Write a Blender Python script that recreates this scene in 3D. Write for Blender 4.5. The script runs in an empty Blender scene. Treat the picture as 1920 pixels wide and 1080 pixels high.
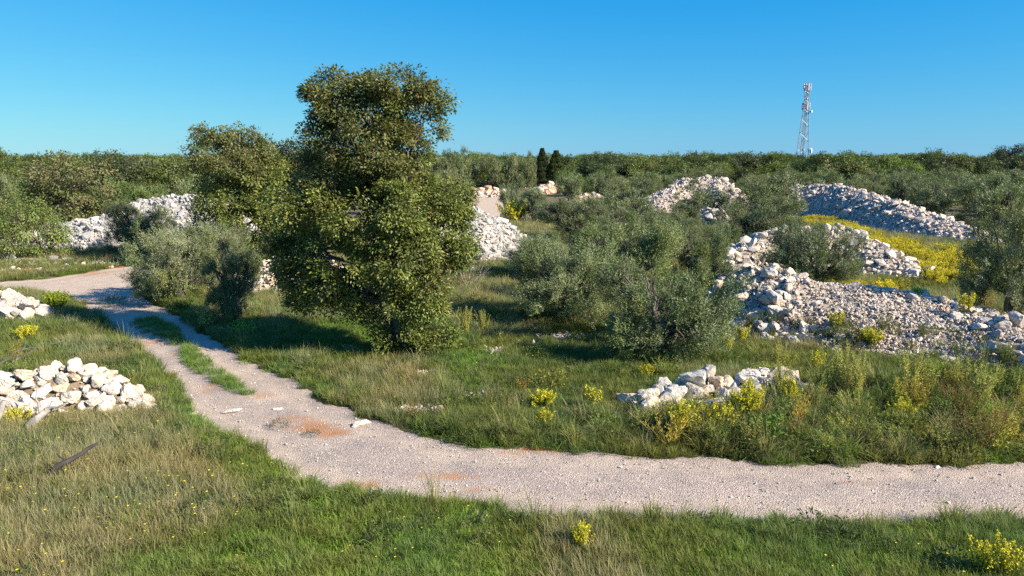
import bpy, bmesh, math, random
import numpy as np
from mathutils import Vector, Matrix

SC = bpy.context.scene
COL = SC.collection
RNG = np.random.default_rng(7)
random.seed(7)

# ------------------------------------------------------------------ camera
H = 6.5                                   # drone height above the track
F = 1371.0                                # focal length in photo pixels (1920 wide)
PITCH = math.atan(243 / F)
cam_d = bpy.data.cameras.new('camera')
cam_d.sensor_width = 36.0
cam_d.lens = 36.0 * F / 1920.0
cam_d.clip_start = 0.1
cam_d.clip_end = 8000
cam = bpy.data.objects.new('camera', cam_d)
COL.objects.link(cam)
cam.location = (0, 0, H)
cam.rotation_euler = (math.pi / 2 - PITCH, 0, 0)
SC.camera = cam

# ------------------------------------------------------------------ sky, sun, exposure
SUN_EL = math.radians(31)
SUN_AZ = math.radians(115)                # clockwise from +Y: from the right, slightly behind the camera
SUN_VEC = Vector((math.sin(SUN_AZ) * math.cos(SUN_EL), math.cos(SUN_AZ) * math.cos(SUN_EL), math.sin(SUN_EL)))
world = bpy.data.worlds.new('World')
SC.world = world
world.use_nodes = True
wn = world.node_tree
bg = wn.nodes['Background']
sky = wn.nodes.new('ShaderNodeTexSky')
sky.sky_type = 'NISHITA'
sky.sun_disc = False
sky.sun_elevation = SUN_EL
sky.sun_rotation = SUN_AZ
sky.altitude = 60
sky.air_density = 1.15
sky.dust_density = 0.0
sky.ozone_density = 1.0
hsv = wn.nodes.new('ShaderNodeHueSaturation')
hsv.inputs['Saturation'].default_value = 1.0
wn.links.new(sky.outputs[0], hsv.inputs['Color'])
# colour grade of the clear sky: deeper blue overhead, pale blue (not yellow) towards the horizon
sp_ = wn.nodes.new('ShaderNodeSeparateColor')
cb_ = wn.nodes.new('ShaderNodeCombineColor')
wn.links.new(hsv.outputs[0], sp_.inputs[0])
for ch, (ga, gb) in enumerate(((.30, -.58), (.50, .98), (.34, 5.0))):
    ma = wn.nodes.new('ShaderNodeMath')
    ma.operation = 'MULTIPLY_ADD'
    ma.inputs[1].default_value = ga
    ma.inputs[2].default_value = gb
    mx_ = wn.nodes.new('ShaderNodeMath')
    mx_.operation = 'MAXIMUM'
    mx_.inputs[1].default_value = .25
    wn.links.new(sp_.outputs[ch], ma.inputs[0])
    wn.links.new(ma.outputs[0], mx_.inputs[0])
    wn.links.new(mx_.outputs[0], cb_.inputs[ch])
wn.links.new(cb_.outputs[0], bg.inputs['Color'])
bg.inputs['Strength'].default_value = 0.0565
sun_d = bpy.data.lights.new('sun', 'SUN')
sun_d.energy = 5.0
sun_d.angle = math.radians(0.53)
sun_d.color = (1.0, 0.89, 0.74)
sun = bpy.data.objects.new('sun', sun_d)
COL.objects.link(sun)
sun.rotation_euler = SUN_VEC.to_track_quat('Z', 'Y').to_euler()
vs = SC.view_settings
vs.view_transform = 'Standard'
vs.look = 'None'
vs.exposure = 1.13
vs.gamma = 1.0
vs.use_curve_mapping = False
SC.cycles.max_bounces = 5
SC.cycles.diffuse_bounces = 1
SC.cycles.glossy_bounces = 2
SC.cycles.transmission_bounces = 1
SC.cycles.transparent_max_bounces = 4
SC.cycles.use_denoising = False
SC.cycles.denoising_input_passes = 'RGB_ALBEDO_NORMAL'
SC.cycles.denoising_prefilter = 'ACCURATE'
SC.cycles.use_adaptive_sampling = False
SC.render.filter_size = 0.85

# ------------------------------------------------------------------ surveying helpers
CP, SP = math.cos(PITCH), math.sin(PITCH)


def spot(px, py):
    """ground point (metres) that the photo shows at this pixel"""
    u, v = (px - 960) / F, -(py - 540) / F
    t = H / (SP - v * CP)
    return np.array([u * t, (CP + v * SP) * t])


def at(px, py, Y):
    """x, z of the point at distance Y in the direction of this pixel"""
    u, v = (px - 960) / F, -(py - 540) / F
    t = Y / (CP + v * SP)
    return np.array([u * t, H + (v * CP - SP) * t])


def ppm(Y, z=1.5):
    return F / (Y * CP + (H - z) * SP)


def poly(*pts):
    return np.array([spot(*p) for p in pts])


def inside(P, V):
    x, y = P[:, 0], P[:, 1]
    r = np.zeros(len(P), bool)
    n = len(V)
    for i in range(n):
        x1, y1 = V[i]
        x2, y2 = V[(i + 1) % n]
        c = (y1 > y) != (y2 > y)
        with np.errstate(divide='ignore', invalid='ignore'):
            xi = (x2 - x1) * (y - y1) / (y2 - y1 + 1e-12) + x1
        r ^= c & (x < xi)
    return r


def sdf(P, V):
    """signed distance to a polygon, positive inside"""
    d = np.full(len(P), 1e9)
    n = len(V)
    for i in range(n):
        a, b = V[i], V[(i + 1) % n]
        ab = b - a
        t = np.clip(((P - a) @ ab) / max(ab @ ab, 1e-9), 0, 1)
        d = np.minimum(d, np.linalg.norm(P - a - t[:, None] * ab, axis=1))
    return np.where(inside(P, V), d, -d)


_perm = np.random.default_rng(3).random((256, 256))


def vnoise(x, y):
    xi, yi = np.floor(x).astype(int), np.floor(y).astype(int)
    fx, fy = x - xi, y - yi
    fx, fy = fx * fx * (3 - 2 * fx), fy * fy * (3 - 2 * fy)
    g = lambda a, b: _perm[a & 255, b & 255]
    return (g(xi, yi) * (1 - fx) + g(xi + 1, yi) * fx) * (1 - fy) + (g(xi, yi + 1) * (1 - fx) + g(xi + 1, yi + 1) * fx) * fy


def fbm(x, y, o=3):
    s, a, t = 0, 1, 0
    for i in range(o):
        s = s + a * vnoise(x * 2 ** i + 17 * i, y * 2 ** i + 31 * i)
        t += a
        a *= .5
    return s / t


# ------------------------------------------------------------------ mesh helpers
def mesh_np(name, V, quads=None, tris=None, tint=None, mat=None, smooth=False, mats=None, midx=None):
    me = bpy.data.meshes.new(name)
    V = np.asarray(V, np.float32)
    q = np.zeros((0, 4), np.int32) if quads is None else np.asarray(quads, np.int32).reshape(-1, 4)
    t = np.zeros((0, 3), np.int32) if tris is None else np.asarray(tris, np.int32).reshape(-1, 3)
    me.vertices.add(len(V))
    me.vertices.foreach_set('co', V.ravel())
    nl = q.size + t.size
    me.loops.add(nl)
    me.loops.foreach_set('vertex_index', np.concatenate([q.ravel(), t.ravel()]).astype(np.int32))
    me.polygons.add(len(q) + len(t))
    st = np.concatenate([np.arange(len(q)) * 4, q.size + np.arange(len(t)) * 3]).astype(np.int32)
    me.polygons.foreach_set('loop_start', st)
    me.polygons.foreach_set('use_smooth', np.full(len(st), bool(smooth)))
    if tint is None:
        tint = np.ones((len(V), 3))
    tint = np.asarray(tint, np.float32)
    rgba = np.ones((len(V), 4), np.float32)
    rgba[:, :3] = tint
    at_ = me.attributes.new('tint', 'FLOAT_COLOR', 'POINT')
    at_.data.foreach_set('color', rgba.ravel())
    if mat:
        me.materials.append(mat)
    if mats:
        for m in mats:
            me.materials.append(m)
        me.polygons.foreach_set('material_index', np.asarray(midx, np.int32))
    me.update(calc_edges=True)
    me.validate()
    return me


class Acc:
    """collects vertex, quad, tri and tint arrays of ONE mesh"""

    def __init__(s):
        s.V, s.Q, s.T, s.C, s.n = [], [], [], [], 0

    def add(s, V, Q=None, T=None, C=None):
        V = np.asarray(V, float).reshape(-1, 3)
        if Q is not None and len(Q):
            s.Q.append(np.asarray(Q).reshape(-1, 4) + s.n)
        if T is not None and len(T):
            s.T.append(np.asarray(T).reshape(-1, 3) + s.n)
        C = np.ones((len(V), 3)) if C is None else np.broadcast_to(np.asarray(C, float), (len(V), 3))
        s.V.append(V)
        s.C.append(C)
        s.n += len(V)

    def mesh(s, name, mat, smooth=False):
        return mesh_np(name, np.concatenate(s.V), np.concatenate(s.Q) if s.Q else None,
                       np.concatenate(s.T) if s.T else None, np.concatenate(s.C), mat, smooth)


def obj(name, me, parent=None, loc=None, color=None, kind=None, label=None, cat=None, group=None, link=True):
    o = bpy.data.objects.new(name, me)
    if link:
        COL.objects.link(o)
    if parent:
        o.parent = parent
    if loc is not None:
        o.location = loc
    if color is not None:
        o.color = (*color, 1)
    tag(o, label, cat, group, kind)
    return o


def tag(o, label=None, cat=None, group=None, kind=None):
    if label:
        o['label'] = label
    if cat:
        o['category'] = cat
    if group:
        o['group'] = group
    if kind:
        o['kind'] = kind


def empty(name, loc, label, cat, group=None, rz=0, scale=(1, 1, 1)):
    o = obj(name, None, None, loc, None, None, label, cat, group)
    o.rotation_euler = (0, 0, rz)
    o.scale = scale
    o.empty_display_size = .2
    return o


def unit(v):
    return v / (np.linalg.norm(v, axis=-1, keepdims=True) + 1e-9)


def leaves(acc, P, D, N, L, W, C, fold=.12):
    """diamond leaves, folded along the midrib"""
    n = len(P)
    D = unit(D)
    S = unit(np.cross(D, N))
    U = np.cross(S, D)
    L = np.broadcast_to(L, (n,))[:, None]
    W = np.broadcast_to(W, (n,))[:, None]
    V = np.empty((n, 4, 3))
    V[:, 0] = P
    V[:, 1] = P + D * L * .45 + S * W * .5 + U * W * fold
    V[:, 2] = P + D * L - U * L * .08
    V[:, 3] = P + D * L * .45 - S * W * .5 + U * W * fold
    acc.add(V.reshape(-1, 3), np.arange(4 * n).reshape(n, 4), None, np.repeat(np.broadcast_to(C, (n, 3)), 4, 0))


def blades(acc, P, az, lean, L, W, C, C2=None, droop=.5):
    """bent grass blades: two bases, two mids, one tip"""
    n = len(P)
    dh = np.stack([np.cos(az), np.sin(az), np.zeros(n)], 1)
    sd = np.stack([-np.sin(az + RNG.normal(0, .8, n)), np.cos(az), np.zeros(n)], 1)
    sd = unit(sd)
    up = np.array([0, 0, 1.0])
    ln = lean[:, None]
    L = L[:, None]
    W = W[:, None]
    mid = P + (dh * np.sin(ln) + up * np.cos(ln)) * L * .55
    l2 = np.minimum(ln * (1 + droop) + droop * .5, 1.9)
    tip = mid + (dh * np.sin(l2) + up * np.cos(l2)) * L * .45
    V = np.stack([P - sd * W * .5, P + sd * W * .5, mid - sd * W * .4, mid + sd * W * .4, tip], 1)
    b = np.arange(n)[:, None] * 5
    C = np.broadcast_to(C, (n, 3))
    C2 = C if C2 is None else np.broadcast_to(C2, (n, 3))
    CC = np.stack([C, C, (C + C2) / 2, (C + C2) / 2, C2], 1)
    acc.add(V.reshape(-1, 3), b + np.array([0, 1, 3, 2]), b + np.array([2, 3, 4]), CC.reshape(-1, 3))


def tube(acc, pts, rad, sides=6, C=(1, 1, 1), cap=True):
    pts = np.asarray(pts, float)
    k = len(pts)
    rad = np.broadcast_to(rad, (k,))
    tg = unit(np.gradient(pts, axis=0))
    ref = np.array([0.3, 0.9, 0.2]) if abs(tg[0] @ np.array([.3, .9, .2])) < .8 else np.array([1.0, 0, 0])
    a = unit(np.cross(tg, ref))
    b = np.cross(tg, a)
    th = np.linspace(0, 2 * math.pi, sides, endpoint=False)
    V = pts[:, None] + rad[:, None, None] * (a[:, None] * np.cos(th)[None, :, None] + b[:, None] * np.sin(th)[None, :, None])
    Q = []
    for i in range(k - 1):
        for j in range(sides):
            j2 = (j + 1) % sides
            Q.append((i * sides + j, i * sides + j2, (i + 1) * sides + j2, (i + 1) * sides + j))
    T = []
    if cap:
        for base in (0, (k - 1) * sides):
            for j in range(1, sides - 1):
                T.append((base, base + j, base + j + 1))
    acc.add(V.reshape(-1, 3), Q, T, C)


def limb(a, b, sag=.1, k=6, wob=.06):
    a, b = np.asarray(a, float), np.asarray(b, float)
    t = np.linspace(0, 1, k)[:, None]
    L = np.linalg.norm(b - a)
    p = a + (b - a) * t
    p[:, 2] += np.sin(t[:, 0] * math.pi) * sag * L
    w = RNG.normal(0, wob * L, (k, 3))
    w[0] = w[-1] = 0
    return p + w


def boxm(acc, c, s, C=(1, 1, 1), R=None):
    v = np.array([(x, y, z) for x in (-.5, .5) for y in (-.5, .5) for z in (-.5, .5)]) * np.asarray(s)
    if R is not None:
        v = v @ np.asarray(R).T
    acc.add(v + np.asarray(c), [(0, 1, 3, 2), (4, 6, 7, 5), (0, 4, 5, 1), (2, 3, 7, 6), (0, 2, 6, 4), (1, 5, 7, 3)], None, C)


# ------------------------------------------------------------------ materials
def new_mat(name):
    m = bpy.data.materials.new(name)
    m.use_nodes = True
    nt = m.node_tree
    nt.nodes.clear()
    out = nt.nodes.new('ShaderNodeOutputMaterial')
    return m, nt, out


def nd(nt, t, **kw):
    n = nt.nodes.new(t)
    for k, v in kw.items():
        if k in ('inp',):
            for kk, vv in v.items():
                n.inputs[kk].default_value = vv
        else:
            setattr(n, k, v)
    return n


def mul(nt, a, b, fac=1.0, mode='MULTIPLY'):
    m = nd(nt, 'ShaderNodeMix', data_type='RGBA', blend_type=mode)
    for s, v in ((0, fac), (6, a), (7, b)):
        if hasattr(v, 'links') or isinstance(v, bpy.types.NodeSocket):
            nt.links.new(v, m.inputs[s])
        else:
            m.inputs[s].default_value = v
    return m.outputs[2]


def ramp(nt, fac, stops, interp='LINEAR'):
    r = nd(nt, 'ShaderNodeValToRGB')
    r.color_ramp.interpolation = interp
    e = r.color_ramp.elements
    while len(e) < len(stops):
        e.new(.5)
    for el, (p, c) in zip(e, stops):
        el.position = p
        el.color = (*c, 1) if len(c) == 3 else c
    nt.links.new(fac, r.inputs[0])
    return r.outputs[0]


def noise(nt, scale, detail=4, rough=.6, vec=None):
    n = nd(nt, 'ShaderNodeTexNoise', inp={'Scale': scale, 'Detail': detail, 'Roughness': rough})
    if vec is not None:
        nt.links.new(vec, n.inputs['Vector'])
    return n


def leaf_mat(name, trans=.3, spec=.35, rough=.5, inst=False):
    m, nt, out = new_mat(name)
    a = nd(nt, 'ShaderNodeAttribute', attribute_name='tint')
    if inst:
        b = nd(nt, 'ShaderNodeAttribute', attribute_name='tintp', attribute_type='INSTANCER')
        col = mul(nt, a.outputs['Color'], b.outputs['Color'])
    else:
        b = nd(nt, 'ShaderNodeObjectInfo')
        col = mul(nt, a.outputs['Color'], b.outputs['Color'])
    p = nd(nt, 'ShaderNodeBsdfPrincipled', inp={'Roughness': rough, 'Specular IOR Level': spec})
    nt.links.new(col, p.inputs['Base Color'])
    t = nd(nt, 'ShaderNodeBsdfTranslucent')
    tc = mul(nt, col, (1.25, 1.2, .7, 1))
    nt.links.new(tc, t.inputs['Color'])
    mx = nd(nt, 'ShaderNodeMixShader', inp={0: trans})
    nt.links.new(p.outputs[0], mx.inputs[1])
    nt.links.new(t.outputs[0], mx.inputs[2])
    nt.links.new(mx.outputs[0], out.inputs[0])
    return m


def bark_mat():
    m, nt, out = new_mat('bark')
    a = nd(nt, 'ShaderNodeAttribute', attribute_name='tint')
    tc = nd(nt, 'ShaderNodeTexCoord')
    mp = nd(nt, 'ShaderNodeMapping', inp={'Scale': (9, 9, 2.2)})
    nt.links.new(tc.outputs['Object'], mp.inputs[0])
    n = noise(nt, 2.0, 6, .7, mp.outputs[0])
    c = ramp(nt, n.outputs[0], [(.3, (.045, .036, .028)), (.6, (.16, .135, .11)), (.8, (.26, .235, .2))])
    c = mul(nt, c, a.outputs['Color'])
    p = nd(nt, 'ShaderNodeBsdfPrincipled', inp={'Roughness': .9, 'Specular IOR Level': .15})
    nt.links.new(c, p.inputs['Base Color'])
    bp = nd(nt, 'ShaderNodeBump', inp={'Strength': .7, 'Distance': .03})
    nt.links.new(n.outputs[0], bp.inputs['Height'])
    nt.links.new(bp.outputs[0], p.inputs['Normal'])
    nt.links.new(p.outputs[0], out.inputs[0])
    return m


def stone_mat():
    """broken limestone: white to grey, iron stains, lichen; object colour tints each stone"""
    m, nt, out = new_mat('limestone')
    a = nd(nt, 'ShaderNodeAttribute', attribute_name='tint')
    oi = nd(nt, 'ShaderNodeObjectInfo')
    geo = nd(nt, 'ShaderNodeNewGeometry')
    n1 = noise(nt, 3.2, 6, .65, geo.outputs['Position'])
    n2 = noise(nt, 17, 5, .7, geo.outputs['Position'])
    base = ramp(nt, n2.outputs[0], [(.28, (.22, .195, .165)), (.43, (.45, .415, .365)), (.6, (.62, .585, .525))])
    stain = ramp(nt, n1.outputs[0], [(.55, (0, 0, 0)), (.74, (.5, .5, .5))])
    c = mul(nt, base, (.46, .29, .155, 1), stain, 'MIX')
    c = mul(nt, c, a.outputs['Color'])
    c = mul(nt, c, oi.outputs['Color'])
    p = nd(nt, 'ShaderNodeBsdfPrincipled', inp={'Roughness': .92, 'Specular IOR Level': .2})
    nt.links.new(c, p.inputs['Base Color'])
    bp = nd(nt, 'ShaderNodeBump', inp={'Strength': .8, 'Distance': .05})
    nt.links.new(n2.outputs[0], bp.inputs['Height'])
    nt.links.new(bp.outputs[0], p.inputs['Normal'])
    nt.links.new(p.outputs[0], out.inputs[0])
    return m


def plain_mat(name, c, rough=.6, metal=0.0, var=.25):
    m, nt, out = new_mat(name)
    tc = nd(nt, 'ShaderNodeTexCoord')
    n = noise(nt, 6, 4, .6, tc.outputs['Object'])
    col = ramp(nt, n.outputs[0], [(.3, tuple(x * (1 - var) for x in c)), (.7, tuple(min(1, x * (1 + var)) for x in c))])
    p = nd(nt, 'ShaderNodeBsdfPrincipled', inp={'Roughness': rough, 'Metallic': metal})
    nt.links.new(col, p.inputs['Base Color'])
    nt.links.new(p.outputs[0], out.inputs[0])
    return m


def ground_mat():
    """thin soil under the grass: brown-green humus, red earth and pale stony patches from the mask"""
    m, nt, out = new_mat('rough_meadow_soil')
    geo = nd(nt, 'ShaderNodeNewGeometry')
    a = nd(nt, 'ShaderNodeAttribute', attribute_name='tint')
    sep = nd(nt, 'ShaderNodeSeparateColor')
    nt.links.new(a.outputs['Color'], sep.inputs[0])
    n1 = noise(nt, .35, 6, .65, geo.outputs['Position'])
    n2 = noise(nt, 9, 6, .7, geo.outputs['Position'])
    n3 = noise(nt, 2.2, 4, .6, geo.outputs['Position'])
    g = ramp(nt, n2.outputs[0], [(.3, (.035, .040, .014)), (.5, (.075, .078, .030)), (.68, (.135, .118, .06))])
    dry = ramp(nt, n2.outputs[0], [(.3, (.10, .088, .045)), (.6, (.19, .165, .09))])
    red = ramp(nt, n2.outputs[0], [(.3, (.20, .075, .03)), (.65, (.34, .15, .07))])
    pale = ramp(nt, n2.outputs[0], [(.3, (.24, .2, .165)), (.5, (.42, .37, .31)), (.7, (.56, .52, .46))])
    mask = lambda s, lo, hi: ramp(nt, s, [(lo, (0, 0, 0)), (hi, (1, 1, 1))])

    def brk(ch):
        ad = nd(nt, 'ShaderNodeMath', operation='MULTIPLY_ADD', inp={1: .7, 2: -.35})
        nt.links.new(n3.outputs[0], ad.inputs[0])
        s = nd(nt, 'ShaderNodeMath', operation='ADD')
        nt.links.new(sep.outputs[ch], s.inputs[0])
        nt.links.new(ad.outputs[0], s.inputs[1])
        return mask(s.outputs[0], .42, .6)
    c = mul(nt, g, dry, brk(2), 'MIX')
    c = mul(nt, c, pale, brk(1), 'MIX')
    c = mul(nt, c, red, brk(0), 'MIX')
    p = nd(nt, 'ShaderNodeBsdfPrincipled', inp={'Roughness': .95, 'Specular IOR Level': .1})
    nt.links.new(c, p.inputs['Base Color'])
    bp = nd(nt, 'ShaderNodeBump', inp={'Strength': 1.0, 'Distance': .08})
    nt.links.new(n2.outputs[0], bp.inputs['Height'])
    nt.links.new(bp.outputs[0], p.inputs['Normal'])
    nt.links.new(p.outputs[0], out.inputs[0])
    return m


def gravel_mat():
    m, nt, out = new_mat('limestone_gravel')
    geo = nd(nt, 'ShaderNodeNewGeometry')
    a = nd(nt, 'ShaderNodeAttribute', attribute_name='tint')
    sep = nd(nt, 'ShaderNodeSeparateColor')
    nt.links.new(a.outputs['Color'], sep.inputs[0])
    v = nd(nt, 'ShaderNodeTexVoronoi', inp={'Scale': 34, 'Randomness': 1})
    nt.links.new(geo.outputs['Position'], v.inputs['Vector'])
    v2 = nd(nt, 'ShaderNodeTexVoronoi', inp={'Scale': 55, 'Randomness': 1})
    nt.links.new(geo.outputs['Position'], v2.inputs['Vector'])
    bw = nd(nt, 'ShaderNodeSeparateColor')
    nt.links.new(v.outputs['Color'], bw.inputs[0])
    bw2 = nd(nt, 'ShaderNodeSeparateColor')
    nt.links.new(v2.outputs['Color'], bw2.inputs[0])
    n1 = noise(nt, .8, 5, .65, geo.outputs['Position'])
    st = ramp(nt, bw.outputs[0], [(0, (.28, .25, .225)), (.3, (.38, .336, .30)), (.75, (.45, .40, .355)), (1, (.58, .53, .475))])
    st2 = ramp(nt, bw2.outputs[1], [(0, (.7, .67, .65)), (.5, (.96, .95, .94)), (1, (1.12, 1.1, 1.08))])
    c = mul(nt, st, st2)
    fine = ramp(nt, n1.outputs[0], [(.35, (.82, .80, .82)), (.65, (1.12, 1.08, 1.02))])
    c = mul(nt, c, fine)
    c = mul(nt, c, (1.0, .96, .905, 1))
    # fines pressed into the wheel tracks, red earth stains, cream dust farther up the track
    n4 = noise(nt, 3.0, 5, .7, geo.outputs['Position'])
    dustc = ramp(nt, n4.outputs[0], [(.3, (.40, .31, .22)), (.7, (.58, .47, .36))])
    c = mul(nt, c, dustc, sep.outputs[1], 'MIX')
    redc = ramp(nt, n4.outputs[0], [(.3, (.30, .135, .055)), (.7, (.46, .25, .13))])
    ad = nd(nt, 'ShaderNodeMath', operation='MULTIPLY_ADD', inp={1: 1.9, 2: -.98})
    nt.links.new(n4.outputs[0], ad.inputs[0])
    s = nd(nt, 'ShaderNodeMath', operation='ADD')
    nt.links.new(sep.outputs[0], s.inputs[0])
    nt.links.new(ad.outputs[0], s.inputs[1])
    rm = ramp(nt, s.outputs[0], [(.35, (0, 0, 0)), (.75, (.95, .95, .95))])
    c = mul(nt, c, redc, rm, 'MIX')
    p = nd(nt, 'ShaderNodeBsdfPrincipled', inp={'Roughness': .95, 'Specular IOR Level': .15})
    nt.links.new(c, p.inputs['Base Color'])
    bp = nd(nt, 'ShaderNodeBump', inp={'Strength': .85, 'Distance': .02}, invert=True)
    nt.links.new(v.outputs['Distance'], bp.inputs['Height'])
    nt.links.new(bp.outputs[0], p.inputs['Normal'])
    nt.links.new(p.outputs[0], out.inputs[0])
    return m


M_LEAF = leaf_mat('broad_leaf', .32, .4, .45)
M_OLIVE = leaf_mat('olive_leaf', .16, .3, .5)
M_PLANT = leaf_mat('weed_leaf', .32, .2, .6)
M_GRASS = leaf_mat('grass_blade', .35, .2, .6, inst=True)
M_SCATLEAF = leaf_mat('far_leaf', .2, .3, .5, inst=True)
M_BARK = bark_mat()
M_STONE = stone_mat()
M_GROUND = ground_mat()
M_GRAVEL = gravel_mat()

# ------------------------------------------------------------------ the track and the ground
TRACK = poly((2300, 868), (1920, 868), (1560, 873), (1280, 858), (1100, 850), (1000, 845), (850, 832), (770, 806), (690, 783), (610, 752),
             (545, 712), (480, 686), (425, 652), (372, 622), (335, 592), (290, 568), (255, 548), (262, 528), (278, 506), (262, 497),
             (205, 503), (150, 514), (80, 524), (-60, 532), (-160, 548), (40, 547), (100, 551), (142, 566), (185, 590), (215, 622), (270, 655), (305, 700), (342, 745),
             (372, 795), (440, 818), (490, 852), (545, 892), (600, 914), (700, 932), (905, 945), (960, 968), (1250, 978), (1560, 988), (1920, 985), (2300, 985))
STRIP = poly((330, 640), (362, 650), (400, 682), (445, 712), (478, 738), (470, 750), (430, 738), (385, 712), (340, 684))
STRIP2 = poly((252, 604), (292, 598), (325, 612), (345, 640), (352, 662), (322, 648), (296, 630), (258, 622))


def track_sd(P):
    s = sdf(P, TRACK)
    return s + (fbm(P[:, 0] * .8, P[:, 1] * .8, 2) - .5) * .35 + (fbm(P[:, 0] * 3.1 + 9, P[:, 1] * 3.1, 3) - .5) * .5


def blob(P, px, py, rx, ry):
    c = spot(px, py)
    return np.exp(-(((P[:, 0] - c[0]) / rx) ** 2 + ((P[:, 1] - c[1]) / ry) ** 2))


def hgt(P):
    x, y = P[:, 0], P[:, 1]
    near = np.clip((90 - y) / 60, 0, 1)
    h = (fbm(x * .35, y * .35, 3) - .5) * .22 * near
    s = track_sd(P)
    h = np.where(s > -.6, h * np.clip(-s / .6, 0, 1), h)
    return h + np.where(s > 0, -np.clip(s / .25, 0, 1) * .05, np.clip(-s / .5, 0, 1) * .05)


def axis_grid(dense_lo, dense_hi, step, lo, hi):
    a = list(np.arange(dense_lo, dense_hi + 1e-6, step))
    s, x = step, dense_hi
    while x < hi:
        s *= 1.22
        x += s
        a.append(min(x, hi))
    s, x = step, dense_lo
    pre = []
    while x > lo:
        s *= 1.22
        x -= s
        pre.append(max(x, lo))
    return np.array(pre[::-1] + a)


gx = axis_grid(-24, 24, .22, -3500, 3500)
gy = axis_grid(9, 48, .22, -400, 5000)
GX, GY = np.meshgrid(gx, gy)
GP = np.stack([GX.ravel(), GY.ravel()], 1)
gz = hgt(GP)
nxg, nyg = len(gx), len(gy)
ii = np.arange(nxg * nyg).reshape(nyg, nxg)
GQ = np.stack([ii[:-1, :-1], ii[:-1, 1:], ii[1:, 1:], ii[1:, :-1]], -1).reshape(-1, 4)
red = np.zeros(len(GP))
for b in ((455, 1045, .45, .3), (525, 1012, .3, .2), (610, 1045, .35, .25), (1010, 846, .8, .25), (20, 510, 4.5, 1.0), (110, 500, 4, .9), (195, 492, 2.5, .9),
          (200, 500, 3, .7), (40, 925, 1.0, .3), (130, 555, 1.2, .6), (905, 372, 5, 5), (1020, 355, 3, 5), (70, 612, .9, .5), (1640, 985, .6, .2), (1060, 988, .6, .2)):
    red = np.maximum(red, blob(GP, *b))
pale = np.zeros(len(GP))
for b in ((1040, 635, 1.6, .7), (930, 660, .7, .6), (890, 745, .7, .4), (785, 772, .9, .4), (795, 702, .8, .4), (925, 385, 6, 16), (900, 395, 3, 12), (60, 490, 5, 3),
          (150, 480, 6, 3), (1330, 640, 1.2, 2), (1500, 700, 2, .8), (1650, 700, 3, 1), (905, 415, 3, 6), (1450, 540, 4, 3), (1640, 560, 3, 2)):
    pale = np.maximum(pale, blob(GP, *b))
dryz = np.clip((fbm(GP[:, 0] * .12, GP[:, 1] * .12, 3) - .45) * 3, 0, 1) + np.clip((GP[:, 1] - 45) / 40, 0, .5)
dryz = np.maximum(dryz, blob(GP, 910, 570, 3, 5))
ground = obj('ground', mesh_np('ground', np.column_stack([GP, gz]), GQ, None, np.stack([red, pale, np.clip(dryz, 0, 1)], 1), M_GROUND, True),
             kind='structure', label='rough stony meadow ground with thin soil and red earth patches', cat='ground')

# gravel track: its own sheet, dished under the turf at its edges
tx = np.arange(-34, 21, .16)
ty = np.arange(10.5, 46, .16)
TX, TY = np.meshgrid(tx, ty)
TP = np.stack([TX.ravel(), TY.ravel()], 1)
ts = track_sd(TP)
tz = np.where(ts > 0, 0.0, ts * .2) + (fbm(TP[:, 0] * 1.3, TP[:, 1] * 1.3, 3) - .5) * .035
keep = ts > -.45
# grass strip hump and wheel ruts
strip = np.maximum(sdf(TP, STRIP), sdf(TP, STRIP2))
tz += np.clip(strip + .3, 0, .4) * .12
tr_red = np.zeros(len(TP))
for b in ((625, 812, .55, .35), (590, 800, .8, .5), (555, 785, 1.0, .5), (490, 742, .7, .4), (400, 725, .6, .8), (830, 890, 1.0, .25), (860, 895, .6, .3), (680, 905, .7, .3), (1010, 846, 1.3, .3),
          (900, 915, .8, .2), (290, 640, 1, 1), (160, 512, 3, 2), (1650, 975, .8, .2), (1600, 905, .8, .2), (350, 660, .8, .9)):
    tr_red = np.maximum(tr_red, (.95 if b[0] in (625, 590) else .62) * blob(TP, *b))
rut = np.exp(-((ts - .62) / .28) ** 2) * .5 + np.exp(-((ts - .62) / .1) ** 2) * .15
tz -= rut * .05
tr_dust = rut * (.55 + .5 * fbm(TP[:, 0] * .9, TP[:, 1] * .9, 3)) + np.clip((TP[:, 1] - 24) / 10, 0, .75) + .45 * np.clip(fbm(TP[:, 0] * .5, TP[:, 1] * .9, 3) - .45, 0, 1) * 2 * np.clip((TP[:, 1] - 13) / 6, .25, 1)
ti = np.arange(len(TP)).reshape(len(ty), len(tx))
TQ = np.stack([ti[:-1, :-1], ti[:-1, 1:], ti[1:, 1:], ti[1:, :-1]], -1).reshape(-1, 4)
TQ = TQ[keep[TQ].all(1)]
used = np.unique(TQ)
remap = np.full(len(TP), -1)
remap[used] = np.arange(len(used))
track = obj('gravel_road', mesh_np('gravel_road', np.column_stack([TP, tz])[used], remap[TQ], None,
                                   np.stack([tr_red, np.clip(tr_dust, 0, .85), tr_red * 0], 1)[used], M_GRAVEL, True),
            kind='structure', label='pale crushed limestone farm track curving through the meadow', cat='road')


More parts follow.
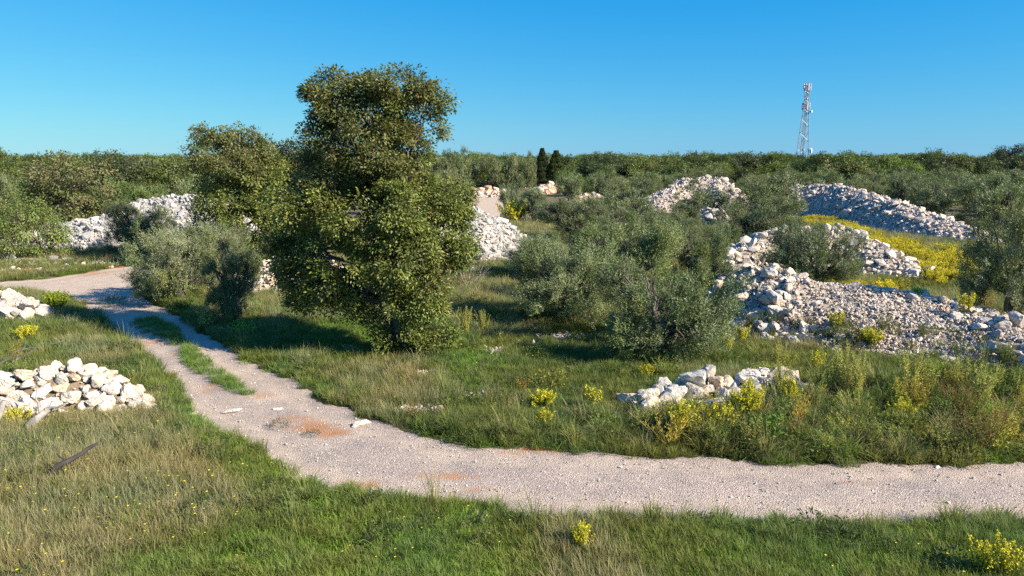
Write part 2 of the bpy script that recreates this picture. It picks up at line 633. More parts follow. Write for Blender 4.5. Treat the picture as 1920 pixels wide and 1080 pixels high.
# ------------------------------------------------------------------ stones
def rock_mesh(name, k, seed, flat=.75):
    r = np.random.default_rng(seed)
    bm = bmesh.new()
    d = unit(r.normal(0, 1, (k, 3)))
    p = d * (np.abs(d) ** 2.4).sum(1, keepdims=True) ** (-1 / 2.4) * r.uniform(.62, 1.08, (k, 1))
    p = p * np.array([.58, .46, .46 * flat]) * r.uniform(.85, 1.15, 3)
    for q in p:
        bm.verts.new(q)
    res = bmesh.ops.convex_hull(bm, input=bm.verts[:])
    bmesh.ops.delete(bm, geom=[g for g in res['geom_interior'] if isinstance(g, bmesh.types.BMVert)], context='VERTS')
    bmesh.ops.triangulate(bm, faces=bm.faces[:])
    bm.verts.index_update()
    V = np.array([v.co[:] for v in bm.verts])
    T = np.array([[v.index for v in f.verts] for f in bm.faces])
    bm.free()
    return V, T


ROCKS = [rock_mesh('r', 22 + i % 4 * 4, 100 + i, [.75, .95, .6][i % 3]) for i in range(18)]
ROCK_ME = [mesh_np('stone', V, None, T, None, M_STONE) for V, T in ROCKS]


def crag_mesh(seed):
    """a broken block: random cleavage planes, then a rough surface"""
    r = np.random.default_rng(seed)
    bm = bmesh.new()
    bmesh.ops.create_icosphere(bm, subdivisions=3, radius=1.0)
    d = unit(np.array([v.co[:] for v in bm.verts]))
    T = np.array([[v.index for v in f.verts] for f in bm.faces])
    bm.free()
    nrm = unit(r.normal(0, 1, (13, 3)))
    dist = r.uniform(.55, 1.0, 13)
    dots = d @ nrm.T
    rad = np.where(dots > .05, dist / np.maximum(dots, .05), 9).min(1)
    rad = np.minimum(rad, 1.25)
    n1 = fbm(d[:, 0] * 3 + d[:, 2] * 2 + 20 + seed, d[:, 1] * 3 - d[:, 2] * 2.3 + 20, 3) - .5
    n2 = np.abs(fbm(d[:, 0] * 6 + d[:, 2] * 5 + 60, d[:, 1] * 6 + d[:, 2] * 4 + 40 + seed, 2) - .5)
    V = d * (rad * (1 + .28 * n1) - .22 * n2)[:, None]
    return V * np.array([.56, .46, .40]), T


CRAG_ME = [mesh_np('stone', V, None, T, None, M_STONE) for V, T in (crag_mesh(300 + i) for i in range(14))]
PEB = [rock_mesh('p', 9, 200 + i, .8) for i in range(6)]


def rand_rot(n, flat=.5):
    e = np.stack([RNG.normal(0, flat, n), RNG.normal(0, flat, n), RNG.uniform(0, 6.283, n)], 1)
    cx, sx, cy, sy, cz, sz = np.cos(e[:, 0]), np.sin(e[:, 0]), np.cos(e[:, 1]), np.sin(e[:, 1]), np.cos(e[:, 2]), np.sin(e[:, 2])
    R = np.empty((n, 3, 3))
    R[:, 0, 0], R[:, 0, 1], R[:, 0, 2] = cz * cy, cz * sy * sx - sz * cx, cz * sy * cx + sz * sx
    R[:, 1, 0], R[:, 1, 1], R[:, 1, 2] = sz * cy, sz * sy * sx + cz * cx, sz * sy * cx - cz * sx
    R[:, 2, 0], R[:, 2, 1], R[:, 2, 2] = -sy, cy * sx, cy * cx
    return R, e


WHITE = np.array([[1.25, 1.2, 1.12], [1.15, 1.1, 1.02], [1.05, 1.0, .93], [1.2, 1.1, .98], [.85, .82, .78], [1.1, .92, .74], [1.15, 1.0, .86]])
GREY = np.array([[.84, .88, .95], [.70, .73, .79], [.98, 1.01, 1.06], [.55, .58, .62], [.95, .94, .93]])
PINK = np.array([[1.15, 1.04, .96], [1.05, .93, .86], [1.2, 1.14, 1.06], [.85, .77, .72], [.95, .9, .87]])
RUST = np.array([[1.1, 1.0, .9], [1.0, .74, .56], [.95, .62, .45], [1.2, 1.12, 1.02], [1.15, .98, .82], [1.1, 1.0, .9]])


def rubble_mesh(name, P, S, palette, protos=PEB, flat=.6):
    acc = Acc()
    n = len(P)
    R, _ = rand_rot(n, flat)
    which = RNG.integers(0, len(protos), n)
    cols = palette[RNG.integers(0, len(palette), n)] * RNG.uniform(.85, 1.12, (n, 1))
    for w, (V, T) in enumerate(protos):
        k = np.where(which == w)[0]
        if not len(k):
            continue
        VV = np.einsum('nij,vj->nvi', R[k], V) * S[k][:, None, None] + P[k][:, None]
        TT = T[None] + (np.arange(len(k)) * len(V))[:, None, None]
        acc.add(VV.reshape(-1, 3), None, TT.reshape(-1, 3), np.repeat(cols[k], len(V), 0))
    return acc.mesh(name, M_STONE)


class Heap:
    """a heap along a ridge line: (px, py, height, half width)"""

    def __init__(s, pts, prof=1.5):
        s.p = np.array([spot(a, b) for a, b, _, _ in pts])
        s.h = np.array([q[2] for q in pts], float)
        s.w = np.array([q[3] for q in pts], float)
        s.prof = prof

    def z(s, P):
        best = np.zeros(len(P))
        for i in range(max(1, len(s.p) - 1)):
            j = min(i + 1, len(s.p) - 1)
            a, b = s.p[i], s.p[j]
            ab = b - a
            t = np.clip(((P - a) @ ab) / max(ab @ ab, 1e-6), 0, 1)
            d = np.linalg.norm(P - a - t[:, None] * ab, axis=1)
            hh, ww = s.h[i] + (s.h[j] - s.h[i]) * t, s.w[i] + (s.w[j] - s.w[i]) * t
            best = np.maximum(best, hh * np.clip(1 - (d / ww) ** s.prof, 0, 1))
        n = fbm(P[:, 0] * .9 + 5, P[:, 1] * .9, 3)
        return best * (.8 + .4 * n)

    def bounds(s):
        return (s.p[:, 0] - s.w).min(), (s.p[:, 0] + s.w).max(), (s.p[:, 1] - s.w).min(), (s.p[:, 1] + s.w).max()

    def sample(s, n, zmin=.02):
        x0, x1, y0, y1 = s.bounds()
        out = np.zeros((0, 2))
        while len(out) < n:
            P = np.column_stack([RNG.uniform(x0, x1, n * 3), RNG.uniform(y0, y1, n * 3)])
            out = np.vstack([out, P[s.z(P) > zmin]])
        return out[:n]


HEAPS = []


def build_heap(label, pts, palette, nbig, big, nsmall, small, group='stone heaps cleared from the fields', prof=1.5, big_zone=None, core_tint=(.62, .6, .57), sep=.7, crag=False, var=.4):
    hp = Heap(pts, prof)
    HEAPS.append(hp)
    c = hp.p.mean(0)
    root = empty('stone_heap', (c[0], c[1], 0), label, 'stone heap', group)
    x0, x1, y0, y1 = hp.bounds()
    st = max(.16, (x1 - x0) / 90)
    ax, ay = np.arange(x0 - st, x1 + st, st), np.arange(y0 - st, y1 + st, st)
    X, Y = np.meshgrid(ax, ay)
    P = np.stack([X.ravel(), Y.ravel()], 1)
    z = hp.z(P)
    zz = np.where(z > 0, z - .06 + (fbm(P[:, 0] * 5, P[:, 1] * 5, 2) - .5) * .1, -.15)
    idx = np.arange(len(P)).reshape(len(ay), len(ax))
    Q = np.stack([idx[:-1, :-1], idx[:-1, 1:], idx[1:, 1:], idx[1:, :-1]], -1).reshape(-1, 4)
    Q = Q[(z[Q] > 0).any(1)]
    obj('mound', mesh_np('mound', np.column_stack([P - c, zz]), Q, None, np.tile(core_tint, (len(P), 1)), M_STONE, False), root, color=palette.mean(0))
    # small broken stone, too small to pick apart
    ps = hp.sample(nsmall)
    ss = np.exp(RNG.normal(math.log(small), .35, nsmall))
    pz = hp.z(ps)
    rb = obj('rubble', rubble_mesh('rubble', np.column_stack([ps - c, pz + ss * .05]), ss, palette), root, color=(1, 1, 1), kind='stuff')
    # the stones one can pick apart
    cand = hp.sample(nbig * 8)
    if big_zone is not None:
        cand = cand[RNG.random(len(cand)) < big_zone(cand)]
    sz = np.sort(big * np.exp(np.clip(RNG.normal(0, var, nbig), -1, .62)))[::-1]
    got, gs, ci_ = [], [], 0
    for s_ in sz:
        for _ in range(8):
            if ci_ >= len(cand):
                break
            p = cand[ci_]
            ci_ += 1
            if got and (np.linalg.norm(np.array(got) - p, axis=1) < sep * .5 * (np.array(gs) + s_)).any():
                continue
            got.append(p)
            gs.append(s_)
            break
    got, gs = np.array(got), np.array(gs)
    gz_ = hp.z(got)
    _, e = rand_rot(len(got), .4)
    for i in range(len(got)):
        o = bpy.data.objects.new('stone', (CRAG_ME if crag else ROCK_ME)[RNG.integers(0, 14)])
        COL.objects.link(o)
        o.parent = root
        o.location = (got[i, 0] - c[0], got[i, 1] - c[1], gz_[i] + gs[i] * .1)
        o.rotation_euler = e[i]
        o.scale = (gs[i] * RNG.uniform(.85, 1.25), gs[i], gs[i] * RNG.uniform(.8, 1.1))
        cc = palette[RNG.integers(0, len(palette))] * RNG.uniform(.9, 1.1)
        o.color = (*cc, 1)
    return root


build_heap('heap of large cream and white limestone blocks beside grassy left verge', [(-70, 768, .75, 1.4), (60, 764, .85, 1.25), (150, 755, .95, 1.15), (190, 757, .8, 1.0), (242, 768, .3, .6)],
           WHITE, 300, .29, 520, .12, sep=.62, crag=True, var=.45, core_tint=(.42, .37, .31))
build_heap('low lichen-stained stone heap at left picture edge beside the track', [(-80, 588, .9, 1.6), (0, 590, .9, 1.4), (45, 598, .5, .9)], PINK, 80, .46, 260, .16, sep=.5, crag=True)
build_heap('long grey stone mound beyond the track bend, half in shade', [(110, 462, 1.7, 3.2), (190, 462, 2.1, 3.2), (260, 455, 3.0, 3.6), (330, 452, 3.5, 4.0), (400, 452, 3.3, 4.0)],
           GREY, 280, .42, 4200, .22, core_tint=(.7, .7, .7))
build_heap('cream stone heap showing between dark olive and tall leafy tree', [(470, 545, .8, 1.4), (530, 538, 1.5, 1.8), (600, 536, 1.5, 1.8)], WHITE, 110, .42, 600, .16)
build_heap('steep white stone heap with pinkish crest just beyond tall tree', [(770, 480, 2.8, 3.3), (880, 482, 3.1, 3.5), (925, 476, 2.4, 2.9), (962, 466, 1.2, 1.9)], np.vstack([GREY, GREY, WHITE[:3]]), 240, .40, 4200, .17, core_tint=(.72, .72, .73))
build_heap('rounded pale stone heap topping the olives below the skyline', [(1238, 396, 2.2, 3.6), (1290, 392, 3.9, 4.6), (1335, 392, 4.1, 4.6), (1375, 398, 2.2, 3.2)], PINK, 160, .5, 2600, .25, prof=1.8, core_tint=(.7, .69, .67))
build_heap('small white stone heap between dark olives below the rounded heap', [(1318, 425, 1.6, 1.8), (1348, 428, 1.5, 1.7)], WHITE, 60, .5, 500, .25)
build_heap('long pinkish stone ridge behind the yellow flowering field', [(1490, 396, 3.0, 4.2), (1560, 400, 3.2, 4.2), (1640, 420, 2.8, 4.2), (1720, 438, 2.0, 3.4), (1800, 452, 1.1, 2.4), (1850, 458, .5, 1.4)], PINK, 290, .5, 6000, .26, core_tint=(.7, .68, .67))
build_heap('stone mound wrapped round the olive bush, tumbling left and right', [(1362, 522, 1.0, 1.8), (1420, 508, 2.1, 2.7), (1500, 500, 2.4, 3.0), (1580, 497, 2.3, 3.0), (1650, 512, 1.4, 2.4), (1705, 522, .6, 1.5)],
           WHITE, 290, .42, 2600, .17)
hi_left = spot(1420, 610)


def big_left(P):
    return np.clip(np.exp(-((P[:, 0] - hi_left[0]) / 1.15) ** 2) * 1.2 + .03 + .18 * (P[:, 0] > spot(1760, 640)[0]), 0, 1)


build_heap('broad spread of broken white stone with big cream blocks at one end', [(1385, 594, 1.85, 2.0), (1440, 602, 2.15, 2.6), (1520, 612, 1.8, 3.6), (1620, 618, 1.8, 4.4), (1720, 628, 1.5, 4.2), (1830, 650, 1.15, 3.4), (1990, 685, .8, 3.2)],
           np.vstack([WHITE, PINK, WHITE[5:] * 1.05]), 290, .37, 17000, .10, prof=1.3, big_zone=big_left, core_tint=(.66, .64, .62), sep=.5, crag=True)
build_heap('row of rough white boulders among weeds above the gravel track', [(1215, 764, .25, .6), (1270, 760, .5, .85), (1330, 752, .55, .85), (1385, 742, .3, .55), (1425, 738, .5, .75), (1480, 735, .35, .65)], WHITE, 80, .42, 160, .13, sep=.6, crag=True, var=.5, core_tint=(.42, .37, .31))


def heap_z(P):
    z = np.zeros(len(P))
    for h in HEAPS:
        z = np.maximum(z, h.z(P))
    return z


def ground_z(p):
    P = np.array([[p[0], p[1]]])
    return float(max(hgt(P)[0], heap_z(P)[0]))


def lone_stone(label, px, py, size, col, sc=(1, 1, 1), k=0, name='boulder', rot=0.0, group=None):
    p = spot(px, py)
    o = obj(name, CRAG_ME[k], None, (p[0], p[1], ground_z(p) + size * .12 * sc[2]), col, None, label, 'stone', group)
    o.scale = (size * sc[0], size * sc[1], size * sc[2])
    o.rotation_euler = (RNG.normal(0, .12), RNG.normal(0, .12), rot)
    return o


lone_stone('smooth grey boulder behind the broad stone spread', 1745, 592, 1.25, (.52, .54, .56), (1.1, .8, .85), 1, rot=.3)
lone_stone('pale flat stone in the middle of the track', 436, 771, .42, (1.25, 1.2, 1.1), (1.1, .7, .3), 2, rot=.2)
lone_stone('pale stone at the inner bend of the track beside the verge', 680, 795, .42, (1.2, 1.14, 1.05), (1.1, .7, .5), 5, rot=.7)
lone_stone('small pale stone on the track near the grass strip end', 522, 768, .26, (1.2, 1.1, 1), (1, .8, .5), 3)
lone_stone('pale grey stone half hidden in dry grass near the dark branch', 76, 872, .34, (.95, .95, .95), (1, .8, .8), 4)
lone_stone('pale flat rock in the grass beside the dark olive trunk', 352, 566, .95, (.95, .95, .95), (1.2, .7, .35), 6)
lone_stone('flat grey rock slab at the foot of the tall tree', 752, 668, .8, (.75, .75, .76), (1.2, .8, .35), 7)
lone_stone('white block lying on the grass below the olive centre', 858 + 217, 470, 1.0, (1.2, 1.2, 1.2), (1.2, .8, .6), 8)
for i, (px, py, s, w, wh) in enumerate([(62, 503, .6, 'pale pink stone on the red bank, farthest from the stake', RUST[0]), (85, 497, .5, 'chalky stone on the red bank, second from the picture edge', WHITE[0]),
                                        (125, 491, .8, 'broad grey rock at the top of the red bank', GREY[0]), (142, 487, .75, 'grey rock slab beside the broad one on the bank', GREY[1]),
                                        (168, 492, .42, 'small cream stone below the green tuft on the bank', WHITE[3]), (190, 488, .5, 'white stone just left of the red stake', WHITE[0]),
                                        (193, 481, .45, 'pale stone behind the red stake', WHITE[1]), (222, 487, .45, 'cream stone right of the red stake', WHITE[3]),
                                        (100, 488, .9, 'low grey outcrop on the bank under the green shrubs', GREY[3]), (20, 488, 1.0, 'low grey outcrop at the left end of the bank', GREY[1]),
                                        (45, 513, .45, 'rusty stone low on the red bank', RUST[1]), (885, 512, .6, 'white stone at the foot of the steep white heap', WHITE[0]), (905, 516, .5, 'round cream stone right of the steep heap foot', WHITE[3])]):
    lone_stone(w, px, py, s, tuple(wh), (1.1, .8, .6), i % 14, 'boulder', i)


# ------------------------------------------------------------------ trees
def lobes_to_crown(acc, twig, lobes, ncl, per, leaf, cr, pal, droop=.35, center=None, rough=.18, wratio=.5, cull=.24):
    """many leaf clusters near the surface of overlapping lobes; returns cluster centres"""
    lob = np.array(lobes, float)
    area = (lob[:, 3] * lob[:, 4] + lob[:, 4] * lob[:, 5] + lob[:, 3] * lob[:, 5])
    nl = np.maximum(3, (ncl * area / area.sum()).astype(int))
    cen = []
    for l, k in zip(lob, nl):
        d = unit(RNG.normal(0, 1, (int(k * 2.3), 3)))
        r = 1 - np.abs(RNG.normal(0, .16, len(d)))
        r = np.clip(r, .15, 1) + RNG.normal(0, rough * .35, len(d))
        p = l[:3] + d * r[:, None] * l[3:6]
        # uneven outline
        p += (d * l[3:6]) * ((fbm(p[:, 0] * 1.3 + p[:, 1], p[:, 2] * 1.3 + 9, 2) - .5) * rough * 2)[:, None]
        o = np.zeros(len(p), bool)
        for m in lob:
            if abs(m[:3] - l[:3]).max() > 1e-6:
                o |= (np.linalg.norm((p - m[:3]) / m[3:6], axis=1) < .62)
        cen.append(np.column_stack([p[~o], np.tile(l[:3], ((~o).sum(), 1))]))
    cen = np.vstack(cen)
    q = cen[:, :3] / (cr * 2.6)
    nz = (vnoise(q[:, 0] + q[:, 2] * .7 + 50, q[:, 1] + 50 - q[:, 2] * .4) + vnoise(q[:, 2] * 1.1 + 90, q[:, 0] * 1.1 - q[:, 1] * .6 + 70)) / 2
    cen = cen[nz > np.quantile(nz, cull)]
    if len(cen) > ncl:
        cen = cen[RNG.permutation(len(cen))[:ncl]]
    n = len(cen)
    C0, LC = cen[:, :3], cen[:, 3:]
    rad = cr * RNG.uniform(.6, 1.35, n)
    out = unit(C0 - LC + np.array([0, 0, .25]))
    ct = pal[RNG.integers(0, len(pal), n)] * RNG.uniform(.7, 1.32, (n, 1))
    k = per
    idx = np.repeat(np.arange(n), k)
    off = np.clip(RNG.normal(0, .5, (n * k, 3)), -.8, .8) * rad[idx][:, None] * np.array([1, 1, .75])
    off[:, 2] -= .3 * (off[:, 0] ** 2 + off[:, 1] ** 2) / (rad[idx] + .01)
    P = C0[idx] + off
    od = unit(out[idx] * .6 + unit(off) * .8 + RNG.normal(0, .35, (n * k, 3)) + np.array([0, 0, -droop]))
    N = unit(out[idx] * .8 + np.array([0, 0, .45]) + RNG.normal(0, .42, (n * k, 3)))
    L = leaf * RNG.uniform(.7, 1.3, n * k)
    col = ct[idx] * RNG.uniform(.75, 1.3, (n * k, 1)) * (1 + RNG.normal(0, .04, (n * k, 3)))
    leaves(acc, P, od, N, L, L * wratio, np.clip(col, .01, .6))
    if twig is not None:
        for q in RNG.permutation(n)[:min(n, 220)]:
            a = LC[q] + (C0[q] - LC[q]) * .15
            tube(twig, limb(a, C0[q], .05, 4, .05), [.028, .02, .014, .008], 4, (.7, .65, .6), False)
    return cen


HACK = np.array([[.135, .17, .036], [.105, .14, .03], [.18, .21, .046], [.145, .15, .044], [.22, .24, .056], [.085, .11, .028], [.12, .155, .034]]) * 1.18
HACK_TOP = np.array([[.13, .14, .04], [.11, .132, .036], [.15, .14, .05], [.135, .16, .04], [.17, .175, .05], [.085, .10, .03]]) * 1.15
OAKD = np.array([[.075, .10, .032], [.095, .115, .038], [.11, .115, .045], [.066, .088, .03]])
OAKB = np.array([[.14, .18, .042], [.165, .20, .048], [.12, .155, .038]])
BROWN = np.array([[.17, .16, .06], [.14, .155, .048], [.19, .165, .072], [.13, .155, .045]])
OLIV = np.array([[.17, .20, .085], [.14, .175, .066], [.20, .22, .12], [.12, .145, .055], [.19, .205, .072]])


def px_lobe(px, py, rx, ry, Y, base, dy=0.0, deep=None):
    """lobe seen at pixel px,py with pixel radii, at distance Y+dy, relative to the tree's base"""
    x, z = at(px, py, Y + dy)
    k = ppm(Y + dy, z)
    return (x - base[0], dy, z, rx / k, (deep if deep else rx / k * .85), ry / k)


def leafy_tree(name, label, cat, bpx, bpy_, lobes, ncl, per, leaf, cr, pal, trunk_r, top=None, color=(1, 1, 1), group=None, mat=None, stems=1, wratio=.5, bark=(1, 1, 1), droop=.35, lean=0.0, sub=0):
    b = spot(bpx, bpy_)
    root = empty(name, (b[0], b[1], ground_z(b) - .03), label, cat, group)
    L = [px_lobe(*l[:4], b[1], b, *(l[4:])) for l in lobes]
    tw = Acc()
    cr_acc = Acc()
    pals = pal if isinstance(pal, list) else [pal] * len(L)
    zs = [l[2] for l in L]
    ztop = max(l[2] + l[5] * .3 for l in L)
    groups = {}
    for l, p in zip(L, pals):
        groups.setdefault(id(p), (p, []))[1].append(l)
    tot = sum(l[3] * l[5] for l in L)
    for p, ls in groups.values():
        f = sum(l[3] * l[5] for l in ls) / tot
        if sub:
            big = ls
            ls = []
            for l in big:
                fi = np.arange(sub) + .5
                fz, fa = 1 - 1.9 * fi / sub, fi * 2.39996 + RNG.uniform(0, 6.28)
                fr = np.sqrt(np.clip(1 - fz ** 2, 0, 1))
                for d_ in unit(np.stack([np.cos(fa) * fr, np.sin(fa) * fr, fz], 1) + RNG.normal(0, .22, (sub, 3))):
                    r_ = RNG.uniform(.26, .54)
                    ls.append((l[0] + d_[0] * l[3] * .74, l[1] + d_[1] * l[4] * .74, l[2] + d_[2] * l[5] * .78, l[3] * r_, l[4] * r_, l[5] * r_ * .8))
            lobes_to_crown(cr_acc, None, big, int(ncl * f * .15), per, leaf, cr * 1.3, p * .9, droop, wratio=wratio, cull=.05)  # inner leaves, coloured darker to paint shade inside the crown
        lobes_to_crown(cr_acc, tw, ls, max(6, int(ncl * f)), per, leaf, cr, p, droop, wratio=wratio, cull=.17)
    for s in range(stems):
        ang = s * 2.4
        off = np.array([math.cos(ang), math.sin(ang), 0]) * (.25 * (stems > 1))
        tops = max(L, key=lambda l: l[2])
        tp = np.array([tops[0] * .8 + off[0] * 4 + lean, tops[1] * .8 + off[1] * 4, ztop])
        pts = limb(off, tp, 0, 8, .025)
        tube(tw, pts, np.linspace(trunk_r, trunk_r * .18, 8) * np.array([1.35] + [1] * 7), 9, bark)
        if s == 0:
            for l in L:
                z0 = max(.25 * l[2], min(l[2] - .5, l[2] * .75))
                j = min(7.0, 7 * z0 / max(ztop, .1))
                a = pts[int(j)]
                rr = trunk_r * (1 - .8 * j / 7) * .55
                tube(tw, limb(a, l[:3], .06, 6, .05), np.linspace(rr, rr * .25, 6), 6, bark)
                for q in range(3):
                    e = np.array(l[:3]) + RNG.normal(0, .45, 3) * np.array(l[3:6])
                    m_ = (a + np.array(l[:3])) / 2
                    tube(tw, limb(m_, e, .06, 5, .06), np.linspace(rr * .5, rr * .12, 5), 5, bark)
    obj('trunk', tw.mesh('trunk', M_BARK, True), root)
    obj('crown', cr_acc.mesh('crown', mat or M_LEAF), root, color=color)
    return root


# the tall tree beside the track: waisted crown, wide flat head
leafy_tree('hackberry_tree', 'tallest leafy tree with wide flat head beside the track', 'tree', 748, 662,
           [(645, 172, 66, 42), (725, 162, 82, 34), (798, 190, 46, 40), (785, 238, 48, 38, .3), (690, 215, 85, 50, -.3), (612, 165, 36, 28), (610, 225, 30, 30),
            (630, 272, 66, 44), (715, 288, 76, 48, -.3), (640, 328, 80, 44, .2), (750, 335, 64, 40, .4),
            (590, 385, 80, 52), (700, 400, 100, 60, -.9), (805, 385, 74, 48, .2), (850, 365, 36, 32, .6),
            (552, 455, 60, 56, .3), (640, 490, 88, 56, -.7), (745, 480, 85, 58, -1.0), (846, 445, 52, 66, -.2),
            (600, 540, 66, 44, .1), (640, 560, 50, 34, -.6), (560, 500, 46, 50, .3), (780, 545, 62, 60, -.6), (805, 615, 46, 46, -.5), (770, 640, 46, 30, -.6), (722, 600, 36, 38, -.4), (738, 632, 36, 32, -.7), (690, 555, 40, 40, .8)],
           2500, 52, .108, .27, [HACK_TOP] * 11 + [HACK] * 17, .24, wratio=.52, sub=9)
leafy_tree('hackberry_tree', 'second tallest leafy tree behind the grey olives', 'tree', 445, 500,
           [(400, 275, 52, 34), (455, 262, 46, 30), (430, 310, 78, 46, -.6), (480, 300, 40, 40), (500, 350, 44, 60, .2), (420, 370, 66, 54, -.5), (395, 420, 38, 40), (460, 420, 60, 50, -.6), (520, 400, 46, 50), (500, 450, 46, 40)],
           1150, 44, .14, .36, [HACK_TOP] * 4 + [HACK] * 6, .26, wratio=.55, sub=8)
leafy_tree('oak_tree', 'dark leafy tree filling the gap between the two tallest trees', 'tree', 575, 490,
           [(550, 300, 42, 30), (585, 330, 46, 44), (545, 370, 40, 50), (590, 410, 50, 50), (620, 310, 40, 36)], 320, 66, .16, .6, OAKD * .8, .22)


def olive_proto(seed, W, Hh, nsh, leaf, per, wr=.26, upright=.6, skirt=5):
    """one olive: multi-stem base and a dense shrubby crown of upright shoots"""
    global RNG
    keep_rng = RNG
    RNG = np.random.default_rng(seed)
    acc, tw = Acc(), Acc()
    R = W / 2
    nlob = 17
    lob = [(0, 0, Hh * .5, R * .5, R * .5, Hh * .3)]
    for i in range(nlob):
        a = i * 2.399 + RNG.uniform(-.3, .3)
        rr = R * RNG.uniform(.3, .78)
        lob.append((math.cos(a) * rr, math.sin(a) * rr, Hh * RNG.uniform(.34, .84) * (1 - .25 * (rr / R) ** 2), R * RNG.uniform(.18, .36), R * RNG.uniform(.18, .36), Hh * RNG.uniform(.12, .24)))
    for i in range(skirt):
        a = i * 1.26 + RNG.uniform(-.3, .3)
        rr = R * RNG.uniform(.45, .6)
        lob.append((math.cos(a) * rr, math.sin(a) * rr, Hh * RNG.uniform(.24, .34), R * .36, R * .36, Hh * .18))
    lob = np.array(lob)
    area = lob[:, 3] * lob[:, 5]
    fan = 13
    nt_ = int(nsh / fan * 1.5)
    which = RNG.choice(len(lob), nt_, p=area / area.sum())
    l = lob[which]
    d = unit(RNG.normal(0, 1, (nt_, 3)) + np.array([0, 0, .2]))
    r = np.clip(1 - np.abs(RNG.normal(0, .2, nt_)), .1, 1)
    TP_ = l[:, :3] + d * r[:, None] * l[:, 3:6]
    TP_ += d * ((fbm(TP_[:, 0] * 2 + TP_[:, 1], TP_[:, 2] * 2 + seed, 2) - .5) * 1.0)[:, None]
    TP_[:, 2] = np.maximum(TP_[:, 2], Hh * .09)
    q = TP_ * 1.25
    nz = (vnoise(q[:, 0] + q[:, 2] * .7 + 50 + seed, q[:, 1] + 50 - q[:, 2] * .4) + vnoise(q[:, 2] * 1.1 + 90, q[:, 0] * 1.1 - q[:, 1] * .6 + 70)) / 2
    TP_ = TP_[nz > np.quantile(nz, .36)]
    nt_ = len(TP_)
    cen = np.array([0, 0, Hh * .38])
    TD = unit(unit(TP_ - cen) * .75 + np.array([0, 0, upright]) + RNG.normal(0, .3, (nt_, 3)))
    cl = np.floor(vnoise(TP_[:, 0] * 1.6 + 40, (TP_[:, 1] + TP_[:, 2]) * 1.6 + 40) * len(OLIV) * .999).astype(int)
    tt_ = OLIV[cl] * RNG.uniform(.72, 1.25, (nt_, 1))
    ti_ = np.repeat(np.arange(nt_), fan)
    nsh = len(ti_)
    P = TP_[ti_] + RNG.normal(0, .10 * (leaf / .105) ** .7, (nsh, 3))
    D = unit(TD[ti_] + RNG.normal(0, .3, (nsh, 3)))
    SL = leaf * per * .34 * RNG.uniform(.6, 1.4, nsh)
    ct = tt_[ti_] * RNG.uniform(.85, 1.15, (nsh, 1))
    idx = np.repeat(np.arange(nsh), per)
    t = np.tile(np.linspace(.05, 1, per), nsh)
    az = np.tile(np.arange(per) * 2.4, nsh) + RNG.uniform(0, 6, nsh)[idx]
    ref = unit(np.cross(D, np.array([.31, .17, .2])))
    ref2 = np.cross(D, ref)
    side = ref[idx] * np.cos(az)[:, None] + ref2[idx] * np.sin(az)[:, None]
    LP = P[idx] + D[idx] * (t * SL[idx])[:, None]
    LD = unit(D[idx] * .85 + side * .75)
    LN = unit(-side * .6 + D[idx] * .6 + RNG.normal(0, .4, LD.shape))
    LL = leaf * RNG.uniform(.7, 1.25, len(idx)) * (1.1 - .35 * t)
    under = RNG.random(len(idx)) < .16
    col = ct[idx] * RNG.uniform(.8, 1.25, (len(idx), 1))
    col[under] = col[under] * 1.5 + .03
    leaves(acc, LP, LD, LN, LL, LL * wr, np.clip(col, .01, .5), .05)
    ns = 4
    for i in range(ns):
        a = i * 1.7 + seed
        b0 = np.array([math.cos(a) * .12, math.sin(a) * .12, -.05])
        m = np.array([math.cos(a) * .3, math.sin(a) * .3, Hh * .22])
        tube(tw, limb(b0, m, 0, 5, .05), np.linspace(.15, .1, 5), 8)
        for q in range(4):
            e = lob[RNG.integers(0, len(lob)), :3] + RNG.normal(0, .15, 3)
            tube(tw, limb(m, e, .08, 6, .05), np.linspace(.085, .02, 6), 6)
            for k in range(3):
                e2 = e + RNG.normal(0, .35, 3) + np.array([0, 0, .2])
                tube(tw, limb((m + e) / 2, e2, .05, 4, .06), [.035, .025, .016, .008], 4)
    RNG = keep_rng
    return acc.mesh('crown', M_OLIVE), tw.mesh('trunk', M_BARK, True), W, Hh


OP = [olive_proto(11, 4.4, 3.4, 6200, .105, 9), olive_proto(12, 4.4, 3.4, 6200, .105, 9, upright=.9), olive_proto(13, 4.4, 3.4, 5800, .105, 9, upright=.5), olive_proto(14, 4.4, 3.4, 5400, .105, 9, upright=.5, skirt=0), olive_proto(19, 4.8, 3.2, 6400, .105, 9, upright=.75), olive_proto(16, 4.2, 3.6, 6000, .105, 9, upright=.65, skirt=3)]
OPF = [olive_proto(21, 5.5, 4.2, 2300, .2, 6, .3), olive_proto(22, 5.5, 4.2, 2300, .2, 6, .3, .8), olive_proto(23, 5.5, 4.2, 2300, .2, 6, .3, .4)]


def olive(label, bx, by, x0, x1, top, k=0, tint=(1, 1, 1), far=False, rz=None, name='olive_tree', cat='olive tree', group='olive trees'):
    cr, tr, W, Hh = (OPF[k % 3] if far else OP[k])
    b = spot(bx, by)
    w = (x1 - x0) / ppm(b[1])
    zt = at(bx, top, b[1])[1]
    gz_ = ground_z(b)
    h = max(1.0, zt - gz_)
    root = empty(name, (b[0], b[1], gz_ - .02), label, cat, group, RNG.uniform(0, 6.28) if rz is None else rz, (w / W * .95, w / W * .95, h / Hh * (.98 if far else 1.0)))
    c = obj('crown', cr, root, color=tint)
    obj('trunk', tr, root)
    return root


